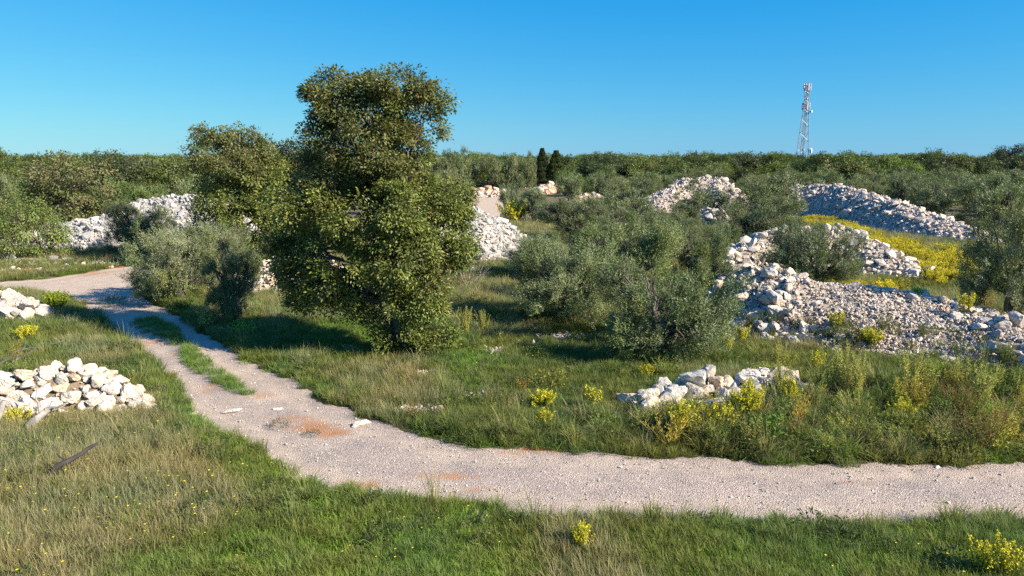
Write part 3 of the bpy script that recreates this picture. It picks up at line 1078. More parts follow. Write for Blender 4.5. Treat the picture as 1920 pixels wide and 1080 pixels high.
olive('grey-green olive with upright shoots beside the track bend', 335, 566, 238, 425, 420, 1, (1.15, 1.12, 1.12), rz=1)
olive('grey-green olive half hidden behind the upright one at the bend', 410, 535, 345, 458, 418, 2, (1.05, 1.05, 1.05))
olive('small rounded olive tinted dark for shade between the track and the tall tree', 444, 606, 385, 508, 456, 5, (.75, .8, .75), rz=2)  # crown colour darkened to stand for the tall tree's shade
olive('olive bush tinted dark for shade in front of the long grey stone mound', 262, 480, 190, 325, 378, 0, (.75, .78, .75))  # shade of the second tree is put into the crown colour
olive('blue-green olive at the edge of the pale clearing', 962, 412, 935, 1000, 335, 1, (.95, 1.02, 1.0), True)
olive('silvery olive beside the blue-green one near the clearing', 1000, 420, 962, 1030, 345, 0, (1, 1.05, 1.02), True)
olive('olive with stout dark trunk beyond the central clump', 1076, 456, 975, 1118, 368, 3, (.85, .88, .85), rz=.5)
olive('round olive behind the stout-trunked olive', 1068, 386, 1030, 1100, 326, 0, (1.0, 1.05, 1), True)
olive('round olive standing alone right of the far red bank', 1132, 374, 1100, 1166, 318, 1, (.9, .95, .9), True)
olive('wide olive below the rounded pale heap at its left', 1180, 427, 1112, 1250, 350, 2, (.85, .9, .82), True)
olive('low dark olive left of the small white heap', 1280, 430, 1232, 1325, 374, 0, (.75, .8, .75), True)
olive('olive bush growing in front of the rounded pale heap', 1320, 410, 1264, 1376, 343, 1, (.85, .9, .86), True)
olive('tall olive behind the dense one right of the heap', 1445, 415, 1375, 1515, 322, 2, (.85, .88, .78), True)
olive('dense olive standing left of the yellow field', 1425, 472, 1338, 1515, 368, 0, (.88, .92, .8))
olive('olive at back left of the central clump', 1008, 524, 948, 1080, 436, 1, (1.1, 1.14, 1.1))
olive('tallest olive in the middle of the central clump', 1185, 572, 1080, 1292, 400, 5, (1.1, 1.16, .9), rz=.8)
olive('olive at back right of the central clump', 1308, 545, 1245, 1370, 418, 4, (.9, .98, .8))
olive('olive at front left of the central clump over dark shade', 1060, 606, 948, 1168, 446, 1, (1.0, 1.06, .95), rz=2.5)
olive('broad front olive of the central clump with leaning trunk', 1240, 664, 1085, 1395, 488, 4, (.82, .9, .76), rz=4)
olive('dense olive bush growing out of the stone mound', 1512, 552, 1420, 1608, 412, 1, (.8, .86, .8), rz=1.4)
olive('large olive cut by right picture edge behind the stone spread', 1895, 628, 1795, 2010, 382, 0, (.95, .98, .88), rz=3)
olive('wide olive behind the low end of the stone ridge', 1752, 416, 1688, 1815, 328, 1, (.95, 1, .95), True)
olive('wide olive above the large one at right picture edge', 1862, 432, 1780, 1945, 320, 2, (.9, .98, .9), True)
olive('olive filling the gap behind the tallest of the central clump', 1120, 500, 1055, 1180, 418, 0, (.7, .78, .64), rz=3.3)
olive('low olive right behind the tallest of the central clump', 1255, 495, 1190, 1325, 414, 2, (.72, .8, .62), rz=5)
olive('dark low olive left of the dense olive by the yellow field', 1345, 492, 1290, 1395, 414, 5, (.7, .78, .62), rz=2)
olive('low olive between stout-trunked olive and the wide one', 1150, 462, 1090, 1215, 392, 4, (.85, .9, .8), rz=2.2)
olive('low olive behind the central clump, under the small white heap', 1250, 458, 1190, 1310, 396, 1, (.85, .9, .78), rz=1.2)
olive('small olive seen over the long grey mound', 250, 400, 222, 285, 348, 0, (1.05, 1.1, 1.0), True)
olive('low olive over the right end of the grey mound', 320, 398, 275, 365, 350, 1, (1.0, 1.05, .95), True)
olive('brownish olive just right of the tall tree waist', 838, 430, 780, 880, 312, 2, (1.0, .92, .75), True)
olive('silvery olive at left picture edge above the shrubs', 2, 420, -30, 35, 318, 0, (1.05, 1.1, 1.05), True)

# left side shrubs and trees
SHR = np.array([[.17, .23, .05], [.20, .26, .06], [.14, .195, .045], [.23, .27, .07]])
leafy_tree('deciduous_shrub', 'light green shrub with pale stems at left picture edge', 'shrub', 15, 488, [(5, 390, 40, 36), (40, 420, 36, 36, -.5), (-25, 430, 44, 50), (25, 450, 30, 22, -.6)], 130, 46, .13, .45, SHR, .06, stems=4, bark=(1.6, 1.55, 1.45), group='shrubs on the red bank')
leafy_tree('deciduous_shrub', 'light green shrub with pale stems above the red bank', 'shrub', 85, 484, [(70, 410, 34, 26), (95, 432, 34, 28, -.4), (115, 450, 24, 24), (70, 450, 30, 24, -.5)], 120, 46, .13, .45, SHR, .05, stems=5, bark=(1.6, 1.55, 1.45), group='shrubs on the red bank')
leafy_tree('oak_tree', 'round brownish-green tree left of the grey stone mound', 'tree', 135, 428, [(110, 330, 62, 40), (160, 345, 52, 44, -.5), (85, 370, 44, 40), (140, 385, 66, 34, -1.2), (190, 385, 34, 30)], 260, 44, .24, .75, [BROWN, BROWN, OAKB, BROWN, OAKB], .22)
leafy_tree('oak_tree', 'dark oak on the left skyline behind the brownish tree', 'tree', 225, 396, [(195, 315, 50, 26), (250, 318, 48, 28), (225, 345, 66, 34)], 200, 40, .3, .9, OAKD, .22)
leafy_tree('oak_tree', 'bright green tree between dark oak and second tallest tree', 'tree', 318, 394, [(290, 332, 36, 28), (335, 325, 40, 28), (315, 355, 52, 26)], 180, 40, .3, .9, OAKB, .2)
leafy_tree('bare_shrub', 'grey half-bare shrub at right foot of the tall tree', 'shrub', 880, 540, [(872, 505, 26, 26), (895, 490, 22, 24)], 26, 26, .07, .35, OLIV, .03, stems=7, bark=(1.9, 1.9, 1.9))


# far woods: prototypes shared by the skyline trees
def broad_proto(seed, W, Hh, pal, ncl=170, per=36, leaf=.3, cr=.75):
    global RNG
    keep_rng = RNG
    RNG = np.random.default_rng(seed)
    acc, tw = Acc(), Acc()
    R = W / 2
    lob = [(0, 0, Hh * .62, R * .7, R * .7, Hh * .36)]
    for i in range(6):
        a = i * 2.399
        rr = R * RNG.uniform(.4, .6)
        lob.append((math.cos(a) * rr, math.sin(a) * rr, Hh * RNG.uniform(.4, .75), R * RNG.uniform(.35, .5), R * RNG.uniform(.35, .5), Hh * RNG.uniform(.18, .26)))
    lobes_to_crown(acc, None, lob, ncl, per, leaf, cr, pal, cull=.38)
    tube(tw, limb((0, 0, -.1), (0.2, 0, Hh * .6), 0, 6, .03), np.linspace(.24, .08, 6), 7)
    for l in lob[1:]:
        tube(tw, limb((.05, 0, Hh * .25), l[:3], .05, 5, .04), np.linspace(.11, .03, 5), 5)
    RNG = keep_rng
    return acc, tw, W, Hh


def cypress_acc(seed, W, Hh):
    r = np.random.default_rng(seed)
    acc, tw = Acc(), Acc()
    n = 9000
    z = r.uniform(.03, 1, n) ** .9
    rad = W / 2 * np.sin(np.clip((1 - z) * 1.15 + .12, 0, 1.57)) * (.75 + .35 * np.abs(np.sin(z * 23 + r.uniform(0, 6.28, n) * .0)))
    a = r.uniform(0, 6.283, n)
    rad = rad * (1 - np.abs(r.normal(0, .18, n))) * (1 + .16 * np.sin(a * 5 + z * 9))
    P = np.stack([np.cos(a) * rad, np.sin(a) * rad, z * Hh], 1)
    D = np.stack([np.cos(a) * .35, np.sin(a) * .35, np.ones(n)], 1) + r.normal(0, .25, (n, 3))
    N = np.stack([np.cos(a), np.sin(a), np.zeros(n)], 1) + r.normal(0, .4, (n, 3))
    leaves(acc, P, D, N, r.uniform(.25, .5, n), .14, np.array([.045, .06, .024]) * r.uniform(.7, 1.35, (n, 1)))
    tube(tw, [(0, 0, -.1), (0, 0, Hh * .5), (0, 0, Hh * .9)], [.2, .12, .03], 7)
    return acc, tw, W, Hh


BP = [broad_proto(31, 7, 6.5, OAKD), broad_proto(32, 7, 6.5, OAKB), broad_proto(33, 7.5, 6, np.vstack([OAKD, BROWN])), broad_proto(34, 6.5, 7, np.vstack([OAKD, OAKB]))]
BPM = [(a.mesh('crown', M_LEAF), t.mesh('trunk', M_BARK, True), w, h) for a, t, w, h in BP]
CY = [(a.mesh('crown', M_LEAF), t.mesh('trunk', M_BARK, True), w, h) for a, t, w, h in (cypress_acc(41, 4, 9), cypress_acc(42, 4.6, 9))]


def stock(protos, k, name, label, cat, bx, by, x0, x1, top, tint=(1, 1, 1), group='skyline trees'):
    cr, tr, W, Hh = protos[k % len(protos)]
    b = spot(bx, by)
    w = (x1 - x0) / ppm(b[1])
    h = at(bx, top, b[1])[1]
    root = empty(name, (b[0], b[1], -.02), label, cat, group, RNG.uniform(0, 6.28), (w / W, w / W, h / Hh))
    obj('crown', cr, root, color=tint)
    obj('trunk', tr, root)
    return root


stock(CY, 0, 'cypress_tree', 'dark narrow cypress on the skyline, taller of the pair', 'cypress', 1016, 353, 1000, 1036, 280, (1.1, 1.15, 1.0), 'skyline cypress pair')
stock(CY, 1, 'cypress_tree', 'lighter broad cypress, shorter of the skyline pair', 'cypress', 1042, 353, 1018, 1066, 284, (1.6, 1.65, 1.2), 'skyline cypress pair')
for i, (x, w, tp, tt) in enumerate([(838, 62, 285, 1.0), (880, 66, 284, 1.1), (925, 64, 288, .95), (965, 60, 287, 1.08), (990, 44, 291, .95)]):
    olive(['first', 'second', 'third', 'fourth', 'fifth'][i] + ' silvery tree from the left in the row behind the clearing', x, 357, x - w / 2, x + w / 2, tp, i, (tt, tt * 1.02, tt * .9), True, name='silver_tree', cat='tree', group='row of silvery trees behind the clearing')
ROWR = [(1090, 345, 60, 300, 1, 'green tree just right of the cypress pair'), (1078, 350, 50, 322, 2, 'low tree at the foot of the skyline right of the cypresses'),
        (1150, 352, 74, 288, 0, 'dark oak with bare trunk base behind the lone round olive'), (1205, 352, 76, 290, 3, 'broad dark oak right of the one with bare trunk'),
        (1250, 350, 60, 296, 1, 'green oak left above the rounded pale heap'), (1300, 344, 66, 284, 2, 'crested oak directly above the rounded pale heap'),
        (1352, 346, 70, 290, 1, 'bright green oak right above the rounded pale heap'), (1412, 348, 74, 286, 0, 'dark oak standing left of the mast foot'),
        (1462, 346, 66, 290, 3, 'oak just left of the mast foot'), (1530, 352, 66, 306, 2, 'low oak just right of the mast foot'),
        (1590, 350, 70, 298, 1, 'oak second right of the mast foot'), (1650, 348, 76, 292, 2, 'oak above the middle of the stone ridge'),
        (1700, 346, 70, 290, 0, 'tall dark oak above the ridge, right of its middle'), (1765, 350, 76, 294, 3, 'oak above the wide olive behind the ridge end'),
        (1830, 350, 74, 296, 2, 'oak left of the dark pine at the right edge')]
for x, y, w, tp, k, lab in ROWR:
    stock(BPM, k, 'oak_tree', lab, 'oak', x, y, x - w * .62, x + w * .62, tp, (.95, .97, .9))
for i, (x, y, w, tp, lab) in enumerate([(1545, 378, 84, 318, 'olive right behind the far end of the ridge'), (1625, 378, 80, 322, 'olive behind the ridge, second from its far end'), (1690, 384, 74, 318, 'olive behind the ridge, third from its far end'),
                                        (1600, 362, 80, 308, 'grey olive in the back row above the ridge'), (1210, 378, 70, 330, 'olive wedged left of the rounded heap top'), (1415, 378, 76, 325, 'olive wedged right of the rounded heap top'),
                                        (1470, 372, 70, 315, 'olive between tall olive and mast foot'), (1800, 380, 90, 318, 'olive in the back row near the right edge'), (1890, 378, 90, 314, 'olive under the dark pine at the right edge')]):
    olive(lab, x, y, x - w / 2, x + w / 2, tp, i, (.9, .95, .85), True, group='back row olives')
leafy_tree('stone_pine', 'dark spreading pine rising over the right skyline', 'pine', 1915, 352, [(1900, 292, 34, 17), (1935, 286, 34, 18), (1885, 305, 20, 12)], 150, 40, .35, 1.0, OAKD * .75, .3)
for i, (x, y, w, tp, k, lab) in enumerate([(20, 372, 70, 304, 1, 'green oak on the skyline at the left picture corner'), (75, 366, 60, 302, 3, 'oak on the left skyline behind the brownish tree crown'), (290, 362, 70, 296, 2, 'oak on the left skyline above the bright green tree'), (345, 362, 56, 298, 0, 'dark oak touching the second tallest tree on the skyline')]):
    stock(BPM, k, 'oak_tree', lab, 'oak', x, y, x - w * .6, x + w * .6, tp, (1, 1, .95))


# ------------------------------------------------------------------ scattering (uncountable growth): points with instanced tufts
def scatter(name, label, cat, templates, P, rot, scl, idx, tint):
    n = len(P)
    me = bpy.data.meshes.new(name)
    me.vertices.add(n)
    me.vertices.foreach_set('co', np.asarray(P, np.float32).ravel())
    a = me.attributes.new('rot', 'FLOAT_VECTOR', 'POINT')
    a.data.foreach_set('vector', np.asarray(rot, np.float32).ravel())
    a = me.attributes.new('scl', 'FLOAT_VECTOR', 'POINT')
    a.data.foreach_set('vector', np.asarray(scl, np.float32).ravel())
    a = me.attributes.new('idx', 'INT', 'POINT')
    a.data.foreach_set('value', np.asarray(idx, np.int32))
    a = me.attributes.new('tintp', 'FLOAT_COLOR', 'POINT')
    a.data.foreach_set('color', np.column_stack([tint, np.ones(n)]).astype(np.float32).ravel())
    o = obj(name, me, kind='stuff', label=label, cat=cat)
    col = bpy.data.collections.new(name + '_templates')
    for i, m in enumerate(templates):
        t = bpy.data.objects.new('%s_tuft_%02d' % (name, i), m)
        col.objects.link(t)
    ng = bpy.data.node_groups.new(name + '_scatter', 'GeometryNodeTree')
    ng.interface.new_socket('Geometry', in_out='INPUT', socket_type='NodeSocketGeometry')
    ng.interface.new_socket('Geometry', in_out='OUTPUT', socket_type='NodeSocketGeometry')
    gi, go = ng.nodes.new('NodeGroupInput'), ng.nodes.new('NodeGroupOutput')
    ip = ng.nodes.new('GeometryNodeInstanceOnPoints')
    ci = ng.nodes.new('GeometryNodeCollectionInfo')
    ci.inputs['Collection'].default_value = col
    ci.inputs['Separate Children'].default_value = True
    ci.inputs['Reset Children'].default_value = True
    ip.inputs['Pick Instance'].default_value = True

    def na(nm, ty):
        x = ng.nodes.new('GeometryNodeInputNamedAttribute')
        x.data_type = ty
        x.inputs['Name'].default_value = nm
        return x.outputs['Attribute']
    ng.links.new(gi.outputs[0], ip.inputs['Points'])
    ng.links.new(ci.outputs[0], ip.inputs['Instance'])
    ng.links.new(na('idx', 'INT'), ip.inputs['Instance Index'])
    ng.links.new(na('rot', 'FLOAT_VECTOR'), ip.inputs['Rotation'])
    ng.links.new(na('scl', 'FLOAT_VECTOR'), ip.inputs['Scale'])
    ng.links.new(ip.outputs[0], go.inputs[0])
    md = o.modifiers.new('scatter', 'NODES')
    md.node_group = ng
    return o


def rots(n, tilt=.12):
    return np.stack([RNG.normal(0, tilt, n), RNG.normal(0, tilt, n), RNG.uniform(0, 6.283, n)], 1)


# far-off wood that reads as one mass
WT = []
for a, t, w, h in BP:
    WT.append((a.mesh('far_tree', M_SCATLEAF), w, h))
_r = RNG.random((3600, 2))
wy = np.sqrt(_r[:, 0] * (420 ** 2 - 108 ** 2) + 108 ** 2)
wx = (_r[:, 1] * 2 - 1) * (wy * .76 + 4)
upx = 960 + wx / (wy * CP) * F
okw = (wy > np.where((upx > 800) & (upx < 1110), 168, np.where((upx > 1110) & (upx < 1500), 150, np.where(upx < 360, 125, 135))))
okw &= ~((upx > 1495) & (upx < 1535) & (wy < 260) & (wy > 215))
wx, wy = wx[okw], wy[okw]
nw = len(wx)
wh = np.clip(RNG.normal(.9, .18, nw), .55, 1.2) * (.86 + .3 * fbm(wx * .03, wy * .03, 2))
scatter('far_wood', 'low dark scrub oak wood stretching to the horizon', 'wood', [m for m, _, _ in WT], np.column_stack([wx, wy, wx * 0 - .1]), rots(nw, 0.03),
        np.stack([RNG.uniform(.8, 1.5, nw), RNG.uniform(.8, 1.5, nw), wh], 1), RNG.integers(0, 4, nw), np.array([[.9, 1, .95], [1.2, 1.3, .9], [.7, .78, .8], [1.25, 1.3, 1.2], [1.05, 1.2, .8]])[RNG.integers(0, 5, nw)] * RNG.uniform(.7, 1.15, (nw, 1)))


# olive grove in the middle distance, crowns run together
GT = [olive_proto(51 + i, 5.5, 4.2, 1700, .22, 6, .32, .6) for i in range(3)]
for g in GT:
    g[0].materials[0] = M_SCATLEAF
_r = RNG.random((900, 2))
oy = np.sqrt(_r[:, 0] * (150 ** 2 - 62 ** 2) + 62 ** 2)
ox = (_r[:, 1] * 2 - 1) * (oy * .76 + 4)
opx = 960 + ox / (oy * CP) * F
OPt = np.column_stack([ox, oy])
oko = ((opx > 1500) & (oy > 92)) | ((opx > 1040) & (opx < 1500) & (oy > 122)) | ((opx > 1820) & (oy > 66)) | ((opx < 330) & (oy > 82)) | ((opx > 330) & (opx < 860) & (oy > 75))
oko &= (heap_z(OPt) < .02) & (heap_z(OPt + np.array([-3, -4])) < .02) & (heap_z(OPt + np.array([0, -7])) < .02)
oko &= ~((opx > 1480) & (opx < 1700) & (oy < 105)) & ~((opx > 860) & (opx < 1060) & (oy < 160))
OPt = OPt[oko][:330]
no = len(OPt)
osc = RNG.uniform(.65, 1.1, no)
scatter('olive_grove', 'grey-green olive grove merging into the wood in the distance', 'grove', [g[0] for g in GT], np.column_stack([OPt, np.zeros(no)]), rots(no, .04), np.stack([osc, osc, osc * RNG.uniform(.85, 1.2, no)], 1),
        RNG.integers(0, 3, no), np.array([[.9, .95, .8], [1.25, 1.3, 1.15], [.62, .7, .55], [.8, .95, .6]])[RNG.integers(0, 4, no)] * RNG.uniform(.85, 1.1, (no, 1)))


# ---- tufts
def tuft(n, rad, L, W, c0, c1, lean=.35, droop=.6, seeds=0, cvar=.2):
    acc = Acc()
    a = RNG.uniform(0, 6.283, n)
    r = rad * np.sqrt(RNG.random(n))
    P = np.stack([np.cos(a) * r, np.sin(a) * r, np.full(n, -.02)], 1)
    ln = np.abs(RNG.normal(lean, lean * .6, n))
    LL = RNG.uniform(L[0], L[1], n)
    C = np.array(c0) * RNG.uniform(1 - cvar, 1 + cvar, (n, 1))
    C2 = np.array(c1) * RNG.uniform(1 - cvar, 1 + cvar, (n, 1))
    blades(acc, P, a + RNG.normal(0, .7, n), ln, LL, RNG.uniform(W * .7, W * 1.3, n), C, C2, droop)
    return acc


def herb(n, rad, hh, leaf, pal, wr=.4):
    acc = Acc()
    a = RNG.uniform(0, 6.283, n)
    r = rad * np.sqrt(RNG.random(n))
    z = hh * RNG.uniform(.05, 1, n) * (1 - .6 * (r / rad) ** 2)
    P = np.stack([np.cos(a) * r, np.sin(a) * r, z], 1)
    D = np.stack([np.cos(a) * .7, np.sin(a) * .7, RNG.uniform(0, .9, n)], 1) + RNG.normal(0, .35, (n, 3))
    N = np.array([0, 0, 1.0]) + RNG.normal(0, .5, (n, 3))
    leaves(acc, P, D, N, leaf * RNG.uniform(.7, 1.4, n), leaf * wr, np.asarray(pal)[RNG.integers(0, len(pal), n)] * RNG.uniform(.7, 1.3, (n, 1)))
    return acc


def spray(acc, base, top, nl, leaf, pal, wr=.22, r0=.006, stemc=(.12, .12, .05), ang=.9, taper=1.0):
    """a stem with narrow leaves all the way up"""
    pts = limb(base, top, .06, 5, .03)
    tube(acc, pts, np.linspace(r0, r0 * .4, 5), 3, stemc, False)
    t = np.sort(RNG.uniform(.12, 1, nl))
    f = t * 4
    i = np.minimum(f.astype(int), 3)
    P = pts[i] + (pts[i + 1] - pts[i]) * (f - i)[:, None]
    ax = unit(np.array(top) - np.array(base))
    D = unit(ax * .8 + unit(RNG.normal(0, 1, (nl, 3))) * ang)
    N = RNG.normal(0, 1, (nl, 3))
    LL = leaf * RNG.uniform(.7, 1.3, nl) * (1 - (1 - .45) * t * taper)
    pal = np.asarray(pal)
    leaves(acc, P, D, N, LL, LL * wr, pal[RNG.integers(0, len(pal), nl)] * RNG.uniform(.75, 1.25, (nl, 1)))


LUSH0, LUSH1 = (.06, .125, .014), (.25, .40, .052)  # blade bases coloured darker to paint shade low in the grass
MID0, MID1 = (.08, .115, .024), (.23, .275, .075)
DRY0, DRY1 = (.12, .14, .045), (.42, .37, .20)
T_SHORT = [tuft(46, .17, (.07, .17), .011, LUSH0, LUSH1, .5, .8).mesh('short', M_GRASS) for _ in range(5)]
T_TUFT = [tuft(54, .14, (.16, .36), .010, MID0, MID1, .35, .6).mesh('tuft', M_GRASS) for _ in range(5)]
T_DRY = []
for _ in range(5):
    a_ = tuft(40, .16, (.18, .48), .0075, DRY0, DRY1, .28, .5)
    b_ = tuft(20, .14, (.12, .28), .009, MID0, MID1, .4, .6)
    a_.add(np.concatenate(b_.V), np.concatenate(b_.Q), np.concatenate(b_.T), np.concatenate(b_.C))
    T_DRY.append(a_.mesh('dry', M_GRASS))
WEEDP = [(.07, .105, .028), (.10, .135, .04), (.13, .15, .055), (.09, .10, .045)]
T_HERB = [herb(150, .26, .30, .065, WEEDP).mesh('herb', M_GRASS) for _ in range(4)]


def feathery(h, spread, n, nl, leaf, pal, wr=.2, stem=(.12, .12, .05)):
    acc = Acc()
    for i in range(n):
        a = RNG.uniform(0, 6.283)
        r = spread * RNG.uniform(.2, 1)
        b = np.array([math.cos(a) * .06, math.sin(a) * .06, -.02])
        t = np.array([math.cos(a) * r, math.sin(a) * r, h * RNG.uniform(.7, 1.1)])
        spray(acc, b, t, nl, leaf, pal, wr, stemc=stem)
    return acc


GRN = [(.11, .15, .04), (.14, .18, .055), (.09, .12, .032)]
YGR = [(.33, .34, .10), (.27, .295, .09), (.38, .37, .14)]
BRN = [(.12, .10, .06), (.09, .08, .045), (.15, .12, .07)]
T_BUSH = [feathery(.55, .5, 24, 20, .11, GRN[:1], .24).mesh('bush', M_GRASS), feathery(.45, .6, 26, 20, .10, GRN[1:2], .2).mesh('bush', M_GRASS),
          feathery(.5, .42, 22, 14, .08, BRN, .14, (.16, .12, .08)).mesh('bush', M_GRASS), feathery(.65, .36, 18, 26, .10, GRN[1:2] + YGR[1:2], .2).mesh('bush', M_GRASS),
          feathery(.5, .6, 26, 20, .10, YGR[1:2], .2).mesh('bush', M_GRASS), herb(420, .5, .45, .09, [(.09, .13, .035), (.12, .16, .045)], .45).mesh('bush', M_GRASS),
          feathery(.8, .26, 14, 80, .085, YGR, .24).mesh('bush', M_GRASS), feathery(.7, .3, 14, 70, .08, YGR[:1] + BRN[2:], .22).mesh('bush', M_GRASS)]


T_FOUNT = [tuft(70, .08, (.3, .75), .012, (.07, .10, .028), (.22, .24, .09), .55, .8).mesh('fount', M_GRASS) for _ in range(4)] + [tuft(46, .12, (.35, .8), .009, (.12, .12, .05), (.34, .29, .16), .35, .5).mesh('fount', M_GRASS) for _ in range(2)]


def view_points(n, y0, y1, gamma=1.0):
    """points in the part of the meadow one sees; density falls off with distance"""
    u = RNG.random(n)
    y = (y0 ** (2 - gamma) + u * (y1 ** (2 - gamma) - y0 ** (2 - gamma))) ** (1 / (2 - gamma))
    x = RNG.uniform(-1, 1, n) * (y * .76 + 3)
    return np.column_stack([x, y])


LUSHZ = poly((420, 820), (520, 880), (620, 930), (920, 955), (1000, 985), (1010, 1200), (150, 1200), (260, 1060), (520, 980), (420, 900), (360, 830), (330, 760), (300, 720), (345, 760))
DRYZ = poly((-200, 800), (120, 790), (300, 740), (350, 800), (400, 880), (480, 960), (250, 1060), (130, 1200), (-300, 1200))
LUSH2 = poly((1150, 1010), (1500, 1005), (1920, 1000), (2100, 1200), (1300, 1200))
LUSH3 = poly((540, 612), (700, 605), (740, 660), (640, 670), (560, 668))
LUSH4 = poly((820, 640), (900, 640), (960, 690), (900, 740), (820, 700))
TANZ = poly((850, 540), (960, 545), (975, 590), (850, 585))
BELT = poly((770, 808), (850, 836), (1000, 848), (1280, 862), (1560, 876), (1960, 872), (1990, 690), (1700, 715), (1500, 740), (1200, 775), (1050, 790), (900, 790))
BELT_R = poly((1200, 862), (1560, 876), (1960, 872), (1990, 690), (1700, 715), (1500, 760), (1250, 800))
YFIELD = poly((1500, 412), (1560, 418), (1640, 446), (1720, 466), (1830, 474), (1830, 552), (1760, 545), (1715, 515), (1660, 480), (1590, 462), (1520, 440))


def base_ok(P, edge=0.0):
    s = track_sd(P)
    return s < edge


def put(name, label, cat, T, P, smin, smax, tint, zoff=0.0, hz=None, tilt=.12):
    n = len(P)
    z = hgt(P) + zoff
    zh = heap_z(P)
    z = np.where(zh > .03, zh, z)
    far = 1 + np.clip((P[:, 1] - 20) / 30, 0, 1.6)
    s = RNG.uniform(smin, smax, n) * (far ** .5)
    hs = RNG.uniform(.8, 1.2, n) if hz is None else hz
    return scatter(name, label, cat, T, np.column_stack([P, z]), rots(n, tilt), np.stack([s * far ** .4, s * far ** .4, s * hs], 1), RNG.integers(0, len(T), n), tint)


def patchy(P, sc, lo, hi, sh=0):
    return np.clip((fbm(P[:, 0] * sc + sh, P[:, 1] * sc + sh, 3) - lo) / (hi - lo), 0, 1)


def tints(P, var=.18, warm=.15):
    n = len(P)
    f = (fbm(P[:, 0] * .7 + 3, P[:, 1] * .7 + 8, 3) - .5) * 2
    b = RNG.uniform(1 - var, 1 + var, n)
    return np.stack([b * (1 + warm * f * 1.5), b * (1 + warm * f * .3), b * (1 - warm * f * .3)], 1)


# masks of bare earth
def bare(P):
    r = np.zeros(len(P))
    for b in ((455, 1045, .45, .3), (525, 1012, .3, .2), (610, 1045, .35, .25), (20, 510, 4.5, .8), (110, 500, 4, .7), (200, 498, 2.5, .6), (1040, 635, 1.5, .6), (930, 660, .6, .5), (890, 745, .6, .35), (785, 772, .8, .35),
              (795, 702, .7, .35), (925, 385, 6, 14), (1010, 846, .6, .2), (905, 372, 5, 5), (60, 490, 4, 1.5), (40, 925, .8, .2)):
        r = np.maximum(r, blob(P, *b))
    return r


GR = view_points(74000, 9.0, 75, 1.55)
sdT = track_sd(GR)
hz_ = heap_z(GR)
inS = inside(GR, STRIP) | inside(GR, STRIP2)
lush = np.zeros(len(GR))
for Z, wgt in ((LUSHZ, 1), (LUSH2, .75), (LUSH3, 1), (LUSH4, .9)):
    lush = np.maximum(lush, wgt * np.clip(sdf(GR, Z) / .8 + .5, 0, 1))
lush = np.maximum(lush, .9 * np.clip(1 - np.abs(sdT + .35) / .5, 0, 1) * (patchy(GR, .5, .4, .6)))
dry = np.clip(sdf(GR, DRYZ) / 1.0 + .5, 0, 1)
dry = np.maximum(dry, np.clip(sdf(GR, TANZ) / .8 + .5, 0, 1))
dry = np.maximum(dry, .8 * patchy(GR, .3, .5, .62, 20) * (lush < .3))
dry = np.maximum(dry, np.clip((GR[:, 1] - 40) / 15, 0, .7))
ok = (sdT < RNG.uniform(-.15, .06, len(GR))) & (hz_ < .05) & (bare(GR) < RNG.uniform(.35, .8, len(GR)))
u = RNG.random(len(GR))
isl = ok & (u < lush * .85)
isd = ok & ~isl & (RNG.random(len(GR)) < dry * .6)
ist = ok & ~isl & ~isd
GS = np.vstack([GR[isl], view_points(32000, 9.0, 24, 1.3)])
m = (track_sd(GS) < .03) & (np.maximum.reduce([sdf(GS, Z) for Z in (LUSHZ, LUSH2, LUSH4)]) > RNG.uniform(-.3, .5, len(GS))) & (bare(GS) < .55)
GS = GS[m | (np.arange(len(GS)) < isl.sum())]
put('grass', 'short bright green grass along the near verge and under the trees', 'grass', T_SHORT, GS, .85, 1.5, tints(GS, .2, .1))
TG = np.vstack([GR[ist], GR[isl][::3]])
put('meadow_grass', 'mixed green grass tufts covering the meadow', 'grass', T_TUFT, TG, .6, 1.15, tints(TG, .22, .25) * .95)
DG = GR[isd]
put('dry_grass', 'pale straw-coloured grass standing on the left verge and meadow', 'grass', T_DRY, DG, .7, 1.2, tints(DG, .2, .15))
# grass strip between the wheel tracks, tussocks at track edges
SG = view_points(60000, 17, 30, 1.0)
SG = SG[((sdf(SG, STRIP) > .1) | (inside(SG, STRIP2) & (RNG.random(len(SG)) < .5))) & (RNG.random(len(SG)) < .75 + .25 * patchy(SG, 1.1, .4, .55, 12))]
put('strip_grass', 'green grass strip between the wheel tracks', 'grass', T_TUFT + T_SHORT, SG, .6, 1.1, tints(SG, .2, .1) * np.array([.85, 1.1, .8]), .03)
# undergrowth: herbs and feathery bushes
HB = view_points(15000, 10, 60, 1.4)
sdh = track_sd(HB)
belt = np.clip(sdf(HB, BELT) / .6 + .6, 0, 1)
mh = (sdh < -.12) & (heap_z(HB) < .12) & (bare(HB) < .4) & (RNG.random(len(HB)) < np.maximum(.10 * patchy(HB, .5, .45, .6, 7), belt * .45 * patchy(HB, .9, .35, .55, 3)))
hsp = HEAPS[9].sample(2600)
hz9 = HEAPS[9].z(hsp)
hsp = hsp[(hz9 < .75) & (hsp[:, 1] < 27) & (RNG.random(len(hsp)) < .35 * patchy(hsp, .8, .42, .58, 77))]
put('heap_weeds', 'weeds creeping up the front of the broad stone spread', 'weeds', T_HERB + T_FOUNT[:2] + T_DRY[:2] + T_BUSH[2:4], hsp, .5, 1.0, tints(hsp, .25, .25) * 1.15)
put('low_herbs', 'dark leafy herbs and ground weeds in the verges', 'weeds', T_HERB, HB[mh], .6, 1.3, tints(HB[mh], .25, .2))
BB = view_points(19000, 10.5, 34, 1.2)
bl = np.clip(sdf(BB, BELT) / .5 + .4, 0, 1) * .045
bl = np.maximum(bl, np.clip(sdf(BB, BELT_R) / .5 + .4, 0, 1) * .12)
bl = np.maximum(bl, .03 * patchy(BB, .6, .5, .65, 31) * (BB[:, 1] > 14))
